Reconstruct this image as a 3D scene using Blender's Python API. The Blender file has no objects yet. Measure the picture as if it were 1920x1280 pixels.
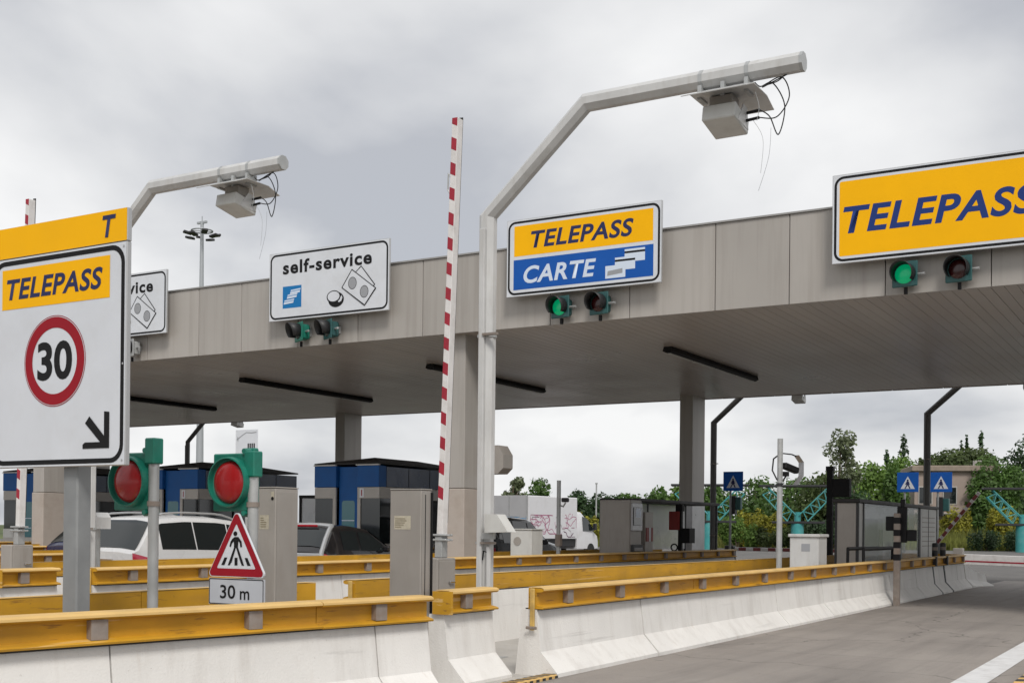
import bpy, math, random
from mathutils import Vector, Matrix
random.seed(7)
R = math.radians
SC = bpy.context.scene
COL = SC.collection

# ------------------------------------------------------------------ camera
YAW, ROLL = R(30.315), R(0.583)
cd = bpy.data.cameras.new('camera')
cam = bpy.data.objects.new('camera', cd)
COL.objects.link(cam)
cd.sensor_width = 36.0
cd.lens = 2250.0 / 1920.0 * 36.0
cd.shift_y = 349.9 / 1920.0
cd.clip_end = 3000
fw = Vector((-math.sin(YAW), math.cos(YAW), 0))
rt = Vector((math.cos(YAW), math.sin(YAW), 0))
up = Vector((0, 0, 1))
r2 = rt * math.cos(ROLL) + up * math.sin(ROLL)
u2 = up * math.cos(ROLL) - rt * math.sin(ROLL)
cam.matrix_world = Matrix(((r2.x, u2.x, -fw.x, 0.0), (r2.y, u2.y, -fw.y, 0.0), (r2.z, u2.z, -fw.z, 1.45), (0, 0, 0, 1)))
SC.camera = cam

# ------------------------------------------------------------------ sky, sun, exposure
SUN_AZ, SUN_EL = R(138), R(48)          # azimuth clockwise from +Y
W = bpy.data.worlds.new('World')
SC.world = W
W.use_nodes = True
nt = W.node_tree
nt.nodes.clear()
def wn(t, **k):
    n = nt.nodes.new(t)
    for a, b in k.items():
        setattr(n, a, b)
    return n
out = wn('ShaderNodeOutputWorld')
bg = wn('ShaderNodeBackground')
bg.inputs['Strength'].default_value = 0.1
sky = wn('ShaderNodeTexSky', sky_type='NISHITA', sun_disc=False)
sky.sun_elevation = SUN_EL
sky.sun_rotation = SUN_AZ
sky.air_density = 1.0
sky.dust_density = 2.0
tc = wn('ShaderNodeTexCoord')
sep = wn('ShaderNodeSeparateXYZ')
nt.links.new(tc.outputs['Generated'], sep.inputs[0])
add = wn('ShaderNodeMath', operation='ADD'); add.inputs[1].default_value = 0.34
mx0 = wn('ShaderNodeMath', operation='MAXIMUM'); mx0.inputs[1].default_value = 0.0
nt.links.new(sep.outputs[2], mx0.inputs[0]); nt.links.new(mx0.outputs[0], add.inputs[0])
dx = wn('ShaderNodeMath', operation='DIVIDE'); dy = wn('ShaderNodeMath', operation='DIVIDE')
nt.links.new(sep.outputs[0], dx.inputs[0]); nt.links.new(add.outputs[0], dx.inputs[1])
nt.links.new(sep.outputs[1], dy.inputs[0]); nt.links.new(add.outputs[0], dy.inputs[1])
cmb = wn('ShaderNodeCombineXYZ')
nt.links.new(dx.outputs[0], cmb.inputs[0]); nt.links.new(dy.outputs[0], cmb.inputs[1])
cmb.inputs[2].default_value = 5.2
n1 = wn('ShaderNodeTexNoise'); n1.inputs['Scale'].default_value = 1.7; n1.inputs['Detail'].default_value = 6; n1.inputs['Roughness'].default_value = 0.46
n1.inputs['Distortion'].default_value = 0.15
nt.links.new(cmb.outputs[0], n1.inputs['Vector'])
rmp = wn('ShaderNodeValToRGB')
e = rmp.color_ramp.elements
e[0].position = 0.38; e[0].color = (3.4, 3.5, 3.75, 1)
e[1].position = 0.63; e[1].color = (6.25, 6.25, 6.25, 1)
m = rmp.color_ramp.elements.new(0.5); m.color = (4.95, 5.0, 5.1, 1)
nt.links.new(n1.outputs['Fac'], rmp.inputs['Fac'])
mixc = wn('ShaderNodeMix', data_type='RGBA')
cov = wn('ShaderNodeMapRange')                                   # how closed the cloud deck is
cov.inputs['From Min'].default_value = 0.30; cov.inputs['From Max'].default_value = 0.5
cov.inputs['To Min'].default_value = 0.93; cov.inputs['To Max'].default_value = 0.97
nt.links.new(n1.outputs['Fac'], cov.inputs['Value'])
nt.links.new(cov.outputs[0], mixc.inputs[0])
nt.links.new(sky.outputs[0], mixc.inputs['A'])
nt.links.new(rmp.outputs['Color'], mixc.inputs['B'])
nt.links.new(mixc.outputs['Result'], bg.inputs['Color'])
nt.links.new(bg.outputs[0], out.inputs[0])

sd = bpy.data.lights.new('sun', 'SUN')
sd.energy = 1.5
sd.angle = R(16)
sd.color = (1.0, 0.96, 0.9)
sun = bpy.data.objects.new('sun', sd)
COL.objects.link(sun)
sdir = Vector((math.sin(SUN_AZ) * math.cos(SUN_EL), math.cos(SUN_AZ) * math.cos(SUN_EL), math.sin(SUN_EL)))
sun.rotation_euler = sdir.to_track_quat('Z', 'Y').to_euler()
sun.location = sdir * 100
vs = SC.view_settings
vs.view_transform = 'Standard'
vs.look = 'None'
vs.exposure = 0.6
vs.gamma = 1.0
vs.use_curve_mapping = False

# ------------------------------------------------------------------ materials
def lin(c):
    return tuple((x / 12.92 if x <= 0.04045 else ((x + 0.055) / 1.055) ** 2.4) for x in (v / 255.0 for v in c))
MAT = {}
def mat(name, col, rough=0.5, metal=0.0, var=0.0, scale=3.0, dirt=None, damt=0.0, dscale=2.0, stretch=(1, 1, 1), bump=0.0, bscale=40.0,
        emit=None, estr=0.0, alpha=1.0, trans=0.0, spec=0.5, coat=0.0, island=0.0, objvar=0.0, leaf=False, scuff=None):
    m = bpy.data.materials.new(name)
    m.use_nodes = True
    t = m.node_tree
    b = t.nodes['Principled BSDF']
    b.inputs['Roughness'].default_value = rough
    b.inputs['Metallic'].default_value = metal
    b.inputs['Specular IOR Level'].default_value = spec
    b.inputs['Coat Weight'].default_value = coat
    b.inputs['Alpha'].default_value = alpha
    b.inputs['Transmission Weight'].default_value = trans
    c4 = (col[0], col[1], col[2], 1)
    b.inputs['Base Color'].default_value = c4
    if emit:
        b.inputs['Emission Color'].default_value = (*emit, 1)
        b.inputs['Emission Strength'].default_value = estr
    g = t.nodes.new('ShaderNodeNewGeometry')
    last = None
    if var > 0:
        n = t.nodes.new('ShaderNodeTexNoise')
        n.inputs['Scale'].default_value = scale; n.inputs['Detail'].default_value = 5
        t.links.new(g.outputs['Position'], n.inputs['Vector'])
        mr = t.nodes.new('ShaderNodeMapRange')
        mr.inputs['From Min'].default_value = 0.3; mr.inputs['From Max'].default_value = 0.7
        mr.inputs['To Min'].default_value = 1 - var; mr.inputs['To Max'].default_value = 1 + var
        t.links.new(n.outputs['Fac'], mr.inputs['Value'])
        mu = t.nodes.new('ShaderNodeVectorMath'); mu.operation = 'SCALE'
        mu.inputs[0].default_value = col
        t.links.new(mr.outputs[0], mu.inputs['Scale'])
        last = mu.outputs[0]
        mr2 = t.nodes.new('ShaderNodeMapRange')
        mr2.inputs['To Min'].default_value = max(0.02, rough - 0.12); mr2.inputs['To Max'].default_value = min(1, rough + 0.12)
        t.links.new(n.outputs['Fac'], mr2.inputs['Value'])
        t.links.new(mr2.outputs[0], b.inputs['Roughness'])
    if island > 0:
        mr = t.nodes.new('ShaderNodeMapRange')
        mr.inputs['To Min'].default_value = 1 - island; mr.inputs['To Max'].default_value = 1 + island
        t.links.new(g.outputs['Random Per Island'], mr.inputs['Value'])
        mu = t.nodes.new('ShaderNodeVectorMath'); mu.operation = 'SCALE'
        if last: t.links.new(last, mu.inputs[0])
        else: mu.inputs[0].default_value = col
        t.links.new(mr.outputs[0], mu.inputs['Scale'])
        last = mu.outputs[0]
    if dirt:
        mp = t.nodes.new('ShaderNodeMapping')
        mp.inputs['Scale'].default_value = stretch
        t.links.new(g.outputs['Position'], mp.inputs['Vector'])
        n = t.nodes.new('ShaderNodeTexNoise')
        n.inputs['Scale'].default_value = dscale; n.inputs['Detail'].default_value = 8; n.inputs['Roughness'].default_value = 0.65
        t.links.new(mp.outputs[0], n.inputs['Vector'])
        mr = t.nodes.new('ShaderNodeMapRange')
        mr.inputs['From Min'].default_value = 0.48; mr.inputs['From Max'].default_value = 0.78
        mr.inputs['To Min'].default_value = 0.0; mr.inputs['To Max'].default_value = damt
        t.links.new(n.outputs['Fac'], mr.inputs['Value'])
        mx = t.nodes.new('ShaderNodeMix'); mx.data_type = 'RGBA'
        t.links.new(mr.outputs[0], mx.inputs[0])
        if last: t.links.new(last, mx.inputs['A'])
        else: mx.inputs['A'].default_value = c4
        mx.inputs['B'].default_value = (*dirt, 1)
        last = mx.outputs['Result']
    if scuff:                                     # rubbed tyre marks along the lane and fine pits
        for (st, sc_, lo, hi, amt, colr) in scuff:
            mp = t.nodes.new('ShaderNodeMapping'); mp.inputs['Scale'].default_value = st
            t.links.new(g.outputs['Position'], mp.inputs['Vector'])
            n = t.nodes.new('ShaderNodeTexNoise'); n.inputs['Scale'].default_value = sc_; n.inputs['Detail'].default_value = 6; n.inputs['Roughness'].default_value = 0.6
            t.links.new(mp.outputs[0], n.inputs['Vector'])
            mr = t.nodes.new('ShaderNodeMapRange'); mr.inputs['From Min'].default_value = lo; mr.inputs['From Max'].default_value = hi
            mr.inputs['To Max'].default_value = amt
            t.links.new(n.outputs['Fac'], mr.inputs['Value'])
            mx = t.nodes.new('ShaderNodeMix'); mx.data_type = 'RGBA'
            t.links.new(mr.outputs[0], mx.inputs[0])
            if last: t.links.new(last, mx.inputs['A'])
            else: mx.inputs['A'].default_value = c4
            mx.inputs['B'].default_value = (*colr, 1)
            last = mx.outputs['Result']
    if objvar > 0:
        oi = t.nodes.new('ShaderNodeObjectInfo')
        mr = t.nodes.new('ShaderNodeMapRange')
        mr.inputs['To Min'].default_value = 1 - objvar; mr.inputs['To Max'].default_value = 1 + objvar
        t.links.new(oi.outputs['Random'], mr.inputs['Value'])
        mu = t.nodes.new('ShaderNodeVectorMath'); mu.operation = 'SCALE'
        if last: t.links.new(last, mu.inputs[0])
        else: mu.inputs[0].default_value = col
        t.links.new(mr.outputs[0], mu.inputs['Scale'])
        last = mu.outputs[0]
    if last:
        t.links.new(last, b.inputs['Base Color'])
    if leaf:
        tr_ = t.nodes.new('ShaderNodeBsdfTranslucent')
        if last: t.links.new(last, tr_.inputs['Color'])
        ms = t.nodes.new('ShaderNodeMixShader'); ms.inputs[0].default_value = 0.4
        t.links.new(b.outputs[0], ms.inputs[1]); t.links.new(tr_.outputs[0], ms.inputs[2])
        t.links.new(ms.outputs[0], t.nodes['Material Output'].inputs['Surface'])
    if bump > 0:
        n = t.nodes.new('ShaderNodeTexNoise'); n.inputs['Scale'].default_value = bscale; n.inputs['Detail'].default_value = 4
        t.links.new(g.outputs['Position'], n.inputs['Vector'])
        bp = t.nodes.new('ShaderNodeBump'); bp.inputs['Strength'].default_value = bump; bp.inputs['Distance'].default_value = 0.01
        t.links.new(n.outputs['Fac'], bp.inputs['Height'])
        t.links.new(bp.outputs[0], b.inputs['Normal'])
    MAT[name] = m
    return m

mat('concrete', (0.72, 0.705, 0.68), 0.75, var=0.05, scale=1.7, dirt=(0.36, 0.32, 0.28), damt=0.35, dscale=2.2, stretch=(2.2, 2.2, 0.4), bump=0.3, bscale=60, spec=0.25, objvar=0.03,
    scuff=[((1.5, 0.12, 3.0), 3.2, 0.62, 0.75, 0.35, (0.2, 0.19, 0.175)), ((1, 1, 1), 38, 0.66, 0.74, 0.55, (0.28, 0.24, 0.2)), ((2, 3.5, .25), 2.6, 0.64, 0.8, 0.35, (0.40, 0.29, 0.2))])
mat('concrete_grey', (0.42, 0.40, 0.37), 0.8, var=0.12, scale=1.5, dirt=(0.2, 0.18, 0.15), damt=0.5, dscale=3, bump=0.3, bscale=50)
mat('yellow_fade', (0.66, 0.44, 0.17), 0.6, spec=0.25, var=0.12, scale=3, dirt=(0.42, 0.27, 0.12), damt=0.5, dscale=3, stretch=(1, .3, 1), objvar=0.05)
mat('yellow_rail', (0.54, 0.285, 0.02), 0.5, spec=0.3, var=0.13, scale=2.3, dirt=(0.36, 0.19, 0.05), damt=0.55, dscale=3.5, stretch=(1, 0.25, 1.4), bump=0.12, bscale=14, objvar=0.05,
    scuff=[((1, 0.3, 3), 9, 0.60, 0.68, 0.6, (0.16, 0.075, 0.03)), ((1, 0.06, 4), 6, 0.63, 0.7, 0.5, (0.75, 0.55, 0.28)), ((1, 1, 1), 30, 0.68, 0.74, 0.7, (0.12, 0.06, 0.03))])
mat('yellow_old', (0.55, 0.36, 0.10), 0.6, var=0.2, scale=9, dirt=(0.25, 0.17, 0.09), damt=0.7, dscale=6)
mat('bracket_grey', (0.255, 0.22, 0.195), 0.65, spec=0.25, var=0.15, scale=8, dirt=(0.2, 0.12, 0.07), damt=0.5, dscale=7)
mat('galv', (0.42, 0.43, 0.43), 0.42, metal=0.35, var=0.12, scale=5, dirt=(0.3, 0.29, 0.27), damt=0.5, dscale=4, stretch=(2, 2, .5))
mat('pole_white', (0.54, 0.54, 0.535), 0.4, var=0.07, scale=3, dirt=(0.36, 0.34, 0.31), damt=0.5, dscale=5, stretch=(2, 2, .4))
mat('post_dark', (0.07, 0.068, 0.066), 0.5, var=0.15, scale=4)
mat('post_grey', (0.25, 0.26, 0.265), 0.5, metal=0.2, var=0.1, scale=6)
mat('cabinet', (0.335, 0.31, 0.285), 0.42, metal=0.15, objvar=0.06, scuff=[((3, 3, .3), 4, .6, .75, .4, (.2, .17, .14)), ((1, 1, 1), 45, .68, .74, .5, (.16, .12, .09))], var=0.06, scale=3, dirt=(0.26, 0.23, 0.2), damt=0.5, dscale=3, stretch=(2, 2, .4))
mat('cabinet_light', (0.56, 0.56, 0.54), 0.5, var=0.05, scale=4, dirt=(0.35, 0.33, 0.3), damt=0.4, dscale=3, stretch=(2, 2, .4))
mat('beige', (0.39, 0.367, 0.342), 0.42, var=0.04, scale=0.8, dirt=(0.27, 0.245, 0.22), damt=0.65, dscale=1.6, stretch=(3.4, 3.4, .12), objvar=0.06, spec=0.35)
mat('beige_base', (0.42, 0.37, 0.33), 0.6, var=0.08, scale=2, dirt=(0.25, 0.2, 0.16), damt=0.6, dscale=2)
mat('steel_clad', (0.38, 0.38, 0.39), 0.32, metal=0.6, var=0.15, scale=3)
mat('soffit', (0.42, 0.372, 0.332), 0.32, var=0.05, scale=0.5, objvar=0.05)
mat('dark_gap', (0.03, 0.028, 0.026), 0.8)
mat('cap', (0.33, 0.32, 0.31), 0.4, metal=0.4)
mat('black', (0.010, 0.010, 0.011), 0.6, spec=0.2)
mat('black_paint', (0.02, 0.02, 0.022), 0.5, var=0.2, scale=6)
mat('rubber', (0.018, 0.018, 0.018), 0.75)
mat('sign_white', (0.64, 0.665, 0.71), 0.5, spec=0.25, var=0.035, scale=2, dirt=(0.5, 0.5, 0.5), damt=0.3, dscale=3)
mat('sign_plate', (0.47, 0.49, 0.53), 0.5, spec=0.25, var=0.05, scale=6)
mat('sign_edge', (0.5, 0.5, 0.5), 0.35, metal=0.7)
mat('sign_yellow', (0.93, 0.47, 0.002), 0.6, spec=0.15, var=0.03, scale=2)
mat('sign_blue', (0.012, 0.095, 0.40), 0.6, spec=0.15, var=0.05, scale=3)
mat('sign_cyan', (0.015, 0.17, 0.43), 0.6, spec=0.15)
mat('sign_navy', (0.030, 0.036, 0.105), 0.6, spec=0.15)
mat('sign_navy_bright', (0.020, 0.045, 0.19), 0.6, spec=0.15)
mat('sign_red', (0.30, 0.012, 0.022), 0.6, spec=0.15, var=0.05, scale=5)
mat('sign_pale', (0.62, 0.70, 0.82), 0.4)
mat('sign_grey', (0.30, 0.31, 0.33), 0.5)
mat('label_paper', (0.46, 0.42, 0.33), 0.7, var=0.12, scale=30)
mat('label_print', (0.20, 0.16, 0.10), 0.7)
mat('green_head', (0.008, 0.165, 0.115), 0.4, var=0.15, scale=10, dirt=(0.02, 0.08, 0.06), damt=0.4, dscale=8)
mat('teal_head', (0.02, 0.085, 0.085), 0.45, var=0.1, scale=10)
mat('lens_red', (0.33, 0.008, 0.010), 0.22, spec=0.6)
mat('lens_dark', (0.04, 0.006, 0.006), 0.2, spec=0.6)
mat('lens_off', (0.012, 0.03, 0.03), 0.2, spec=0.6)
mat('lens_green', (0.0, 0.22, 0.08), 0.25, emit=(0.0, 0.5, 0.2), estr=0.25)
mat('boom_white', (0.70, 0.68, 0.67), 0.5, var=0.05, scale=6, dirt=(0.4, 0.36, 0.33), damt=0.5, dscale=7)
mat('boom_red', (0.33, 0.012, 0.03), 0.5, var=0.12, scale=9)
mat('boom_dull', (0.22, 0.05, 0.05), 0.6, var=0.2, scale=9)
mat('booth_blue', (0.008, 0.085, 0.29), 0.5, spec=0.3, var=0.08, scale=3)
mat('booth_navy', (0.006, 0.022, 0.07), 0.25, var=0.1, scale=3)
mat('booth_frame', (0.42, 0.40, 0.375), 0.45, var=0.05, scale=4)
mat('roof_black', (0.014, 0.012, 0.012), 0.6, var=0.15, scale=2)
mat('glass_dark', (0.012, 0.016, 0.017), 0.06, spec=0.8)
mat('glass_teal', (0.05, 0.17, 0.20), 0.1, spec=0.7)
mat('glass_clear', (0.75, 0.8, 0.8), 0.08, alpha=0.35, spec=0.7)
mat('glass_haze', (0.80, 0.82, 0.82), 0.3, alpha=0.6, var=0.1, scale=1.2)
mat('car_white', (0.62, 0.62, 0.62), 0.3, coat=0.6, var=0.03, scale=3)
mat('car_blue', (0.018, 0.022, 0.065), 0.25, coat=0.6)
mat('car_silver', (0.45, 0.46, 0.47), 0.28, metal=0.4, coat=0.5)
mat('car_black', (0.012, 0.011, 0.012), 0.2, coat=0.7)
mat('car_dark', (0.03, 0.03, 0.033), 0.2, coat=0.7)
mat('tail_red', (0.40, 0.02, 0.05), 0.15, coat=0.6)
mat('chrome', (0.6, 0.6, 0.6), 0.15, metal=1.0)
mat('truck_white', (0.68, 0.68, 0.70), 0.4, var=0.04, scale=1.5, dirt=(0.45, 0.43, 0.42), damt=0.5, dscale=1.5)
mat('truck_grey', (0.40, 0.40, 0.41), 0.5, var=0.05, scale=2)
mat('graffiti_pink', (0.42, 0.14, 0.24), 0.7)
mat('graffiti_blue', (0.12, 0.28, 0.45), 0.7)
mat('graffiti_dark', (0.12, 0.05, 0.09), 0.7)
mat('turquoise', (0.045, 0.28, 0.28), 0.45, var=0.1, scale=2, dirt=(0.3, 0.4, 0.4), damt=0.4, dscale=1.5)
mat('asphalt', (0.115, 0.11, 0.105), 0.85, var=0.18, scale=0.6, dirt=(0.2, 0.185, 0.165), damt=0.5, dscale=0.5, bump=0.5, bscale=90)
mat('paint_white', (0.66, 0.66, 0.66), 0.65, var=0.06, scale=4, dirt=(0.35, 0.33, 0.31), damt=0.6, dscale=5)
mat('hazard_yellow', (0.62, 0.40, 0.14), 0.6, var=0.12, scale=12, dirt=(0.3, 0.2, 0.1), damt=0.6, dscale=12)
mat('grass', (0.10, 0.125, 0.03), 0.9, var=0.3, scale=0.6, dirt=(0.16, 0.14, 0.06), damt=0.6, dscale=0.4, bump=0.6, bscale=6)
mat('tall_grass', (0.20, 0.215, 0.05), 0.8, var=0.25, scale=0.4, island=0.35, leaf=True)
mat('hill', (0.07, 0.10, 0.028), 0.95, var=0.35, scale=0.15, dirt=(0.13, 0.12, 0.05), damt=0.6, dscale=0.1)
mat('bark', (0.09, 0.065, 0.045), 0.9, var=0.3, scale=6)
mat('leaf_green', (0.085, 0.16, 0.034), 0.6, var=0.35, scale=0.5, island=0.3, leaf=True)
mat('leaf_bright', (0.14, 0.235, 0.045), 0.6, var=0.3, scale=0.5, island=0.3, leaf=True)
mat('leaf_dark', (0.045, 0.085, 0.033), 0.6, var=0.35, scale=0.5, island=0.3, leaf=True)
mat('leaf_olive', (0.075, 0.108, 0.03), 0.65, var=0.3, scale=0.4, island=0.28, leaf=True)
mat('leaf_grey', (0.15, 0.18, 0.095), 0.65, var=0.3, scale=0.5, island=0.3, leaf=True)
mat('flower_yellow', (0.27, 0.26, 0.03), 0.7, var=0.3, scale=0.6, island=0.5, leaf=True)
mat('wall_pink', (0.33, 0.265, 0.23), 0.8, var=0.08, scale=0.6, dirt=(0.3, 0.24, 0.2), damt=0.5, dscale=0.6, stretch=(1, 1, .4))
mat('roof_tile', (0.27, 0.22, 0.18), 0.85, var=0.15, scale=2)
mat('red_box', (0.22, 0.02, 0.015), 0.5)
mat('mast_grey', (0.40, 0.42, 0.44), 0.5, metal=0.3)

# lane concrete: worn wheel tracks and rubber streaks running along the lane
def lane_material():
    m = bpy.data.materials.new('lane_concrete'); m.use_nodes = True
    t = m.node_tree; b = t.nodes['Principled BSDF']
    b.inputs['Roughness'].default_value = 0.72
    g = t.nodes.new('ShaderNodeNewGeometry')
    def noise(scale, st, detail=6, rough=0.6):
        mp = t.nodes.new('ShaderNodeMapping'); mp.inputs['Scale'].default_value = st
        t.links.new(g.outputs['Position'], mp.inputs['Vector'])
        n = t.nodes.new('ShaderNodeTexNoise'); n.inputs['Scale'].default_value = scale; n.inputs['Detail'].default_value = detail
        n.inputs['Roughness'].default_value = rough
        t.links.new(mp.outputs[0], n.inputs['Vector'])
        return n.outputs['Fac']
    def ramp(src, a, bb, lo, hi):
        r = t.nodes.new('ShaderNodeMapRange'); r.inputs['From Min'].default_value = a; r.inputs['From Max'].default_value = bb
        r.inputs['To Min'].default_value = lo; r.inputs['To Max'].default_value = hi
        t.links.new(src, r.inputs['Value']); return r.outputs[0]
    def mix(fac, a, col):
        x = t.nodes.new('ShaderNodeMix'); x.data_type = 'RGBA'
        t.links.new(fac, x.inputs[0])
        if isinstance(a, tuple): x.inputs['A'].default_value = a
        else: t.links.new(a, x.inputs['A'])
        x.inputs['B'].default_value = col
        return x.outputs['Result']
    c = mix(ramp(noise(0.5, (1, 1, 1)), 0.35, 0.7, 0, 1), (0.305, 0.275, 0.248, 1), (0.24, 0.215, 0.195, 1))
    c = mix(ramp(noise(2.2, (1.8, 0.10, 1)), 0.46, 0.74, 0, 0.5), c, (0.15, 0.135, 0.125, 1))
    c = mix(ramp(noise(1.1, (0.7, 0.14, 1), 3), 0.56, 0.76, 0, 0.6), c, (0.09, 0.082, 0.078, 1))
    c = mix(ramp(noise(9, (1, 0.5, 1), 8, 0.75), 0.58, 0.76, 0, 0.45), c, (0.09, 0.08, 0.07, 1))
    c = mix(ramp(noise(75, (1, 1, 1), 4, 0.7), 0.56, 0.68, 0, 0.55), c, (0.10, 0.09, 0.08, 1))
    c = mix(ramp(noise(60, (1, 1, 1.3), 4, 0.7), 0.60, 0.72, 0, 0.5), c, (0.42, 0.39, 0.36, 1))
    vo = t.nodes.new('ShaderNodeTexVoronoi'); vo.feature = 'DISTANCE_TO_EDGE'; vo.inputs['Scale'].default_value = 0.28
    wv = t.nodes.new('ShaderNodeVectorMath'); wv.operation = 'ADD'
    nz = t.nodes.new('ShaderNodeTexNoise'); nz.inputs['Scale'].default_value = 1.4; nz.inputs['Detail'].default_value = 6
    t.links.new(g.outputs['Position'], nz.inputs['Vector'])
    sc = t.nodes.new('ShaderNodeVectorMath'); sc.operation = 'SCALE'; sc.inputs['Scale'].default_value = 0.9
    t.links.new(nz.outputs['Color'], sc.inputs[0])
    t.links.new(g.outputs['Position'], wv.inputs[0]); t.links.new(sc.outputs[0], wv.inputs[1])
    t.links.new(wv.outputs[0], vo.inputs['Vector'])
    c = mix(ramp(vo.outputs['Distance'], 0.0, 0.005, 0.8, 0.0), c, (0.06, 0.052, 0.046, 1))
    c = mix(ramp(noise(3.2, (0.55, 1.6, 1), 4, 0.55), 0.67, 0.73, 0, 0.75), c, (0.05, 0.045, 0.042, 1))
    t.links.new(c, b.inputs['Base Color'])
    bp = t.nodes.new('ShaderNodeBump'); bp.inputs['Strength'].default_value = 0.4; bp.inputs['Distance'].default_value = 0.01
    t.links.new(noise(90, (1, 1, 1)), bp.inputs['Height'])
    t.links.new(bp.outputs[0], b.inputs['Normal'])
    MAT['lane_concrete'] = m
lane_material()

# ------------------------------------------------------------------ mesh helpers
class MB:
    def __init__(s):
        s.v = []; s.f = []; s.smooth = False
    def add(s, vs, fs):
        o = len(s.v); s.v += [tuple(p) for p in vs]; s.f += [tuple(i + o for i in f) for f in fs]; return s
    def box(s, x0, x1, y0, y1, z0, z1, c=0.0, M=None):
        if x0 > x1: x0, x1 = x1, x0
        if y0 > y1: y0, y1 = y1, y0
        if z0 > z1: z0, z1 = z1, z0
        if c <= 0:
            vs = [(x, y, z) for x in (x0, x1) for y in (y0, y1) for z in (z0, z1)]
            fs = [(0, 1, 3, 2), (4, 6, 7, 5), (0, 4, 5, 1), (2, 3, 7, 6), (0, 2, 6, 4), (1, 5, 7, 3)]
        else:
            c = min(c, (x1 - x0) * .49, (y1 - y0) * .49, (z1 - z0) * .49)
            vs = []; fs = []
            idx = {}
            for i, x in enumerate((x0, x1)):
                for j, y in enumerate((y0, y1)):
                    for k, z in enumerate((z0, z1)):
                        sx, sy, sz = (1, -1)[i], (1, -1)[j], (1, -1)[k]
                        for a, p in enumerate(((x, y + sy * c, z + sz * c), (x + sx * c, y, z + sz * c), (x + sx * c, y + sy * c, z))):
                            idx[i, j, k, a] = len(vs); vs.append(p)
            for i in (0, 1):
                q = [idx[i, 0, 0, 0], idx[i, 0, 1, 0], idx[i, 1, 1, 0], idx[i, 1, 0, 0]]; fs.append(q if i == 0 else q[::-1])
                q = [idx[0, i, 0, 1], idx[1, i, 0, 1], idx[1, i, 1, 1], idx[0, i, 1, 1]]; fs.append(q if i == 0 else q[::-1])
                q = [idx[0, 0, i, 2], idx[0, 1, i, 2], idx[1, 1, i, 2], idx[1, 0, i, 2]]; fs.append(q if i == 0 else q[::-1])
            for a in (0, 1):
                for b in (0, 1):
                    q = [idx[a, b, 0, 0], idx[a, b, 0, 1], idx[a, b, 1, 1], idx[a, b, 1, 0]]; fs.append(q if a == b else q[::-1])
                    q = [idx[a, 0, b, 0], idx[a, 1, b, 0], idx[a, 1, b, 2], idx[a, 0, b, 2]]; fs.append(q if a == b else q[::-1])
                    q = [idx[0, a, b, 1], idx[0, a, b, 2], idx[1, a, b, 2], idx[1, a, b, 1]]; fs.append(q if a == b else q[::-1])
                    for d in (0, 1):
                        q = [idx[a, b, d, 0], idx[a, b, d, 2], idx[a, b, d, 1]]; fs.append(q if (a + b + d) % 2 == 0 else q[::-1])
        if M is not None: vs = [tuple(M @ Vector(p)) for p in vs]
        return s.add(vs, fs)
    def prism(s, prof, a0, a1, axis='y', M=None):
        """closed 2-D profile extruded; axis y: prof=(x,z); axis x: prof=(y,z); axis z: prof=(x,y)"""
        n = len(prof)
        def P(p, a):
            return (p[0], a, p[1]) if axis == 'y' else ((a, p[0], p[1]) if axis == 'x' else (p[0], p[1], a))
        vs = [P(p, a0) for p in prof] + [P(p, a1) for p in prof]
        fs = [(i, (i + 1) % n, n + (i + 1) % n, n + i) for i in range(n)] + [tuple(range(n - 1, -1, -1)), tuple(range(n, 2 * n))]
        if M is not None: vs = [tuple(M @ Vector(p)) for p in vs]
        return s.add(vs, fs)
    def tube(s, pts, rad, n=8, caps=True, rot=0.0, sq=False):
        pts = [Vector(p) for p in pts]
        rads = rad if isinstance(rad, (list, tuple)) else [rad] * len(pts)
        T = [(pts[min(i + 1, len(pts) - 1)] - pts[max(i - 1, 0)]).normalized() for i in range(len(pts))]
        ref = Vector((0, 1, 0)) if abs(T[0].y) < 0.9 else Vector((1, 0, 0))
        vs = []; fs = []
        for i, p in enumerate(pts):
            a = (ref - T[i] * ref.dot(T[i])).normalized(); b = T[i].cross(a); ref = a
            st = 1.0
            if 0 < i < len(pts) - 1:
                ca = (pts[i + 1] - p).normalized().dot((p - pts[i - 1]).normalized())
                st = 1.0 / max(0.5, math.sqrt((1 + ca) / 2))
                bis = ((pts[i + 1] - p).normalized() - (p - pts[i - 1]).normalized())
                bis = bis.normalized() if bis.length > 1e-5 else a
            for k in range(n):
                t = 2 * math.pi * k / n + rot
                d = a * math.cos(t) + b * math.sin(t)
                if st > 1.0001: d = d + bis * (d.dot(bis) * (st - 1))
                vs.append(p + d * rads[i])
        for i in range(len(pts) - 1):
            for k in range(n):
                fs.append((i * n + k, i * n + (k + 1) % n, (i + 1) * n + (k + 1) % n, (i + 1) * n + k))
        if caps:
            fs.append(tuple(range(n - 1, -1, -1))); fs.append(tuple(range((len(pts) - 1) * n, len(pts) * n)))
        return s.add(vs, fs)
    def flat(s, poly, y):                      # polygon (u,v) on a plane facing -Y
        return s.add([(p[0], y, p[1]) for p in poly], [tuple(range(len(poly)))])
    def ring(s, a, b, y):
        n = len(a)
        return s.add([(p[0], y, p[1]) for p in a] + [(p[0], y, p[1]) for p in b], [(i, (i + 1) % n, n + (i + 1) % n, n + i) for i in range(n)])
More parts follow.
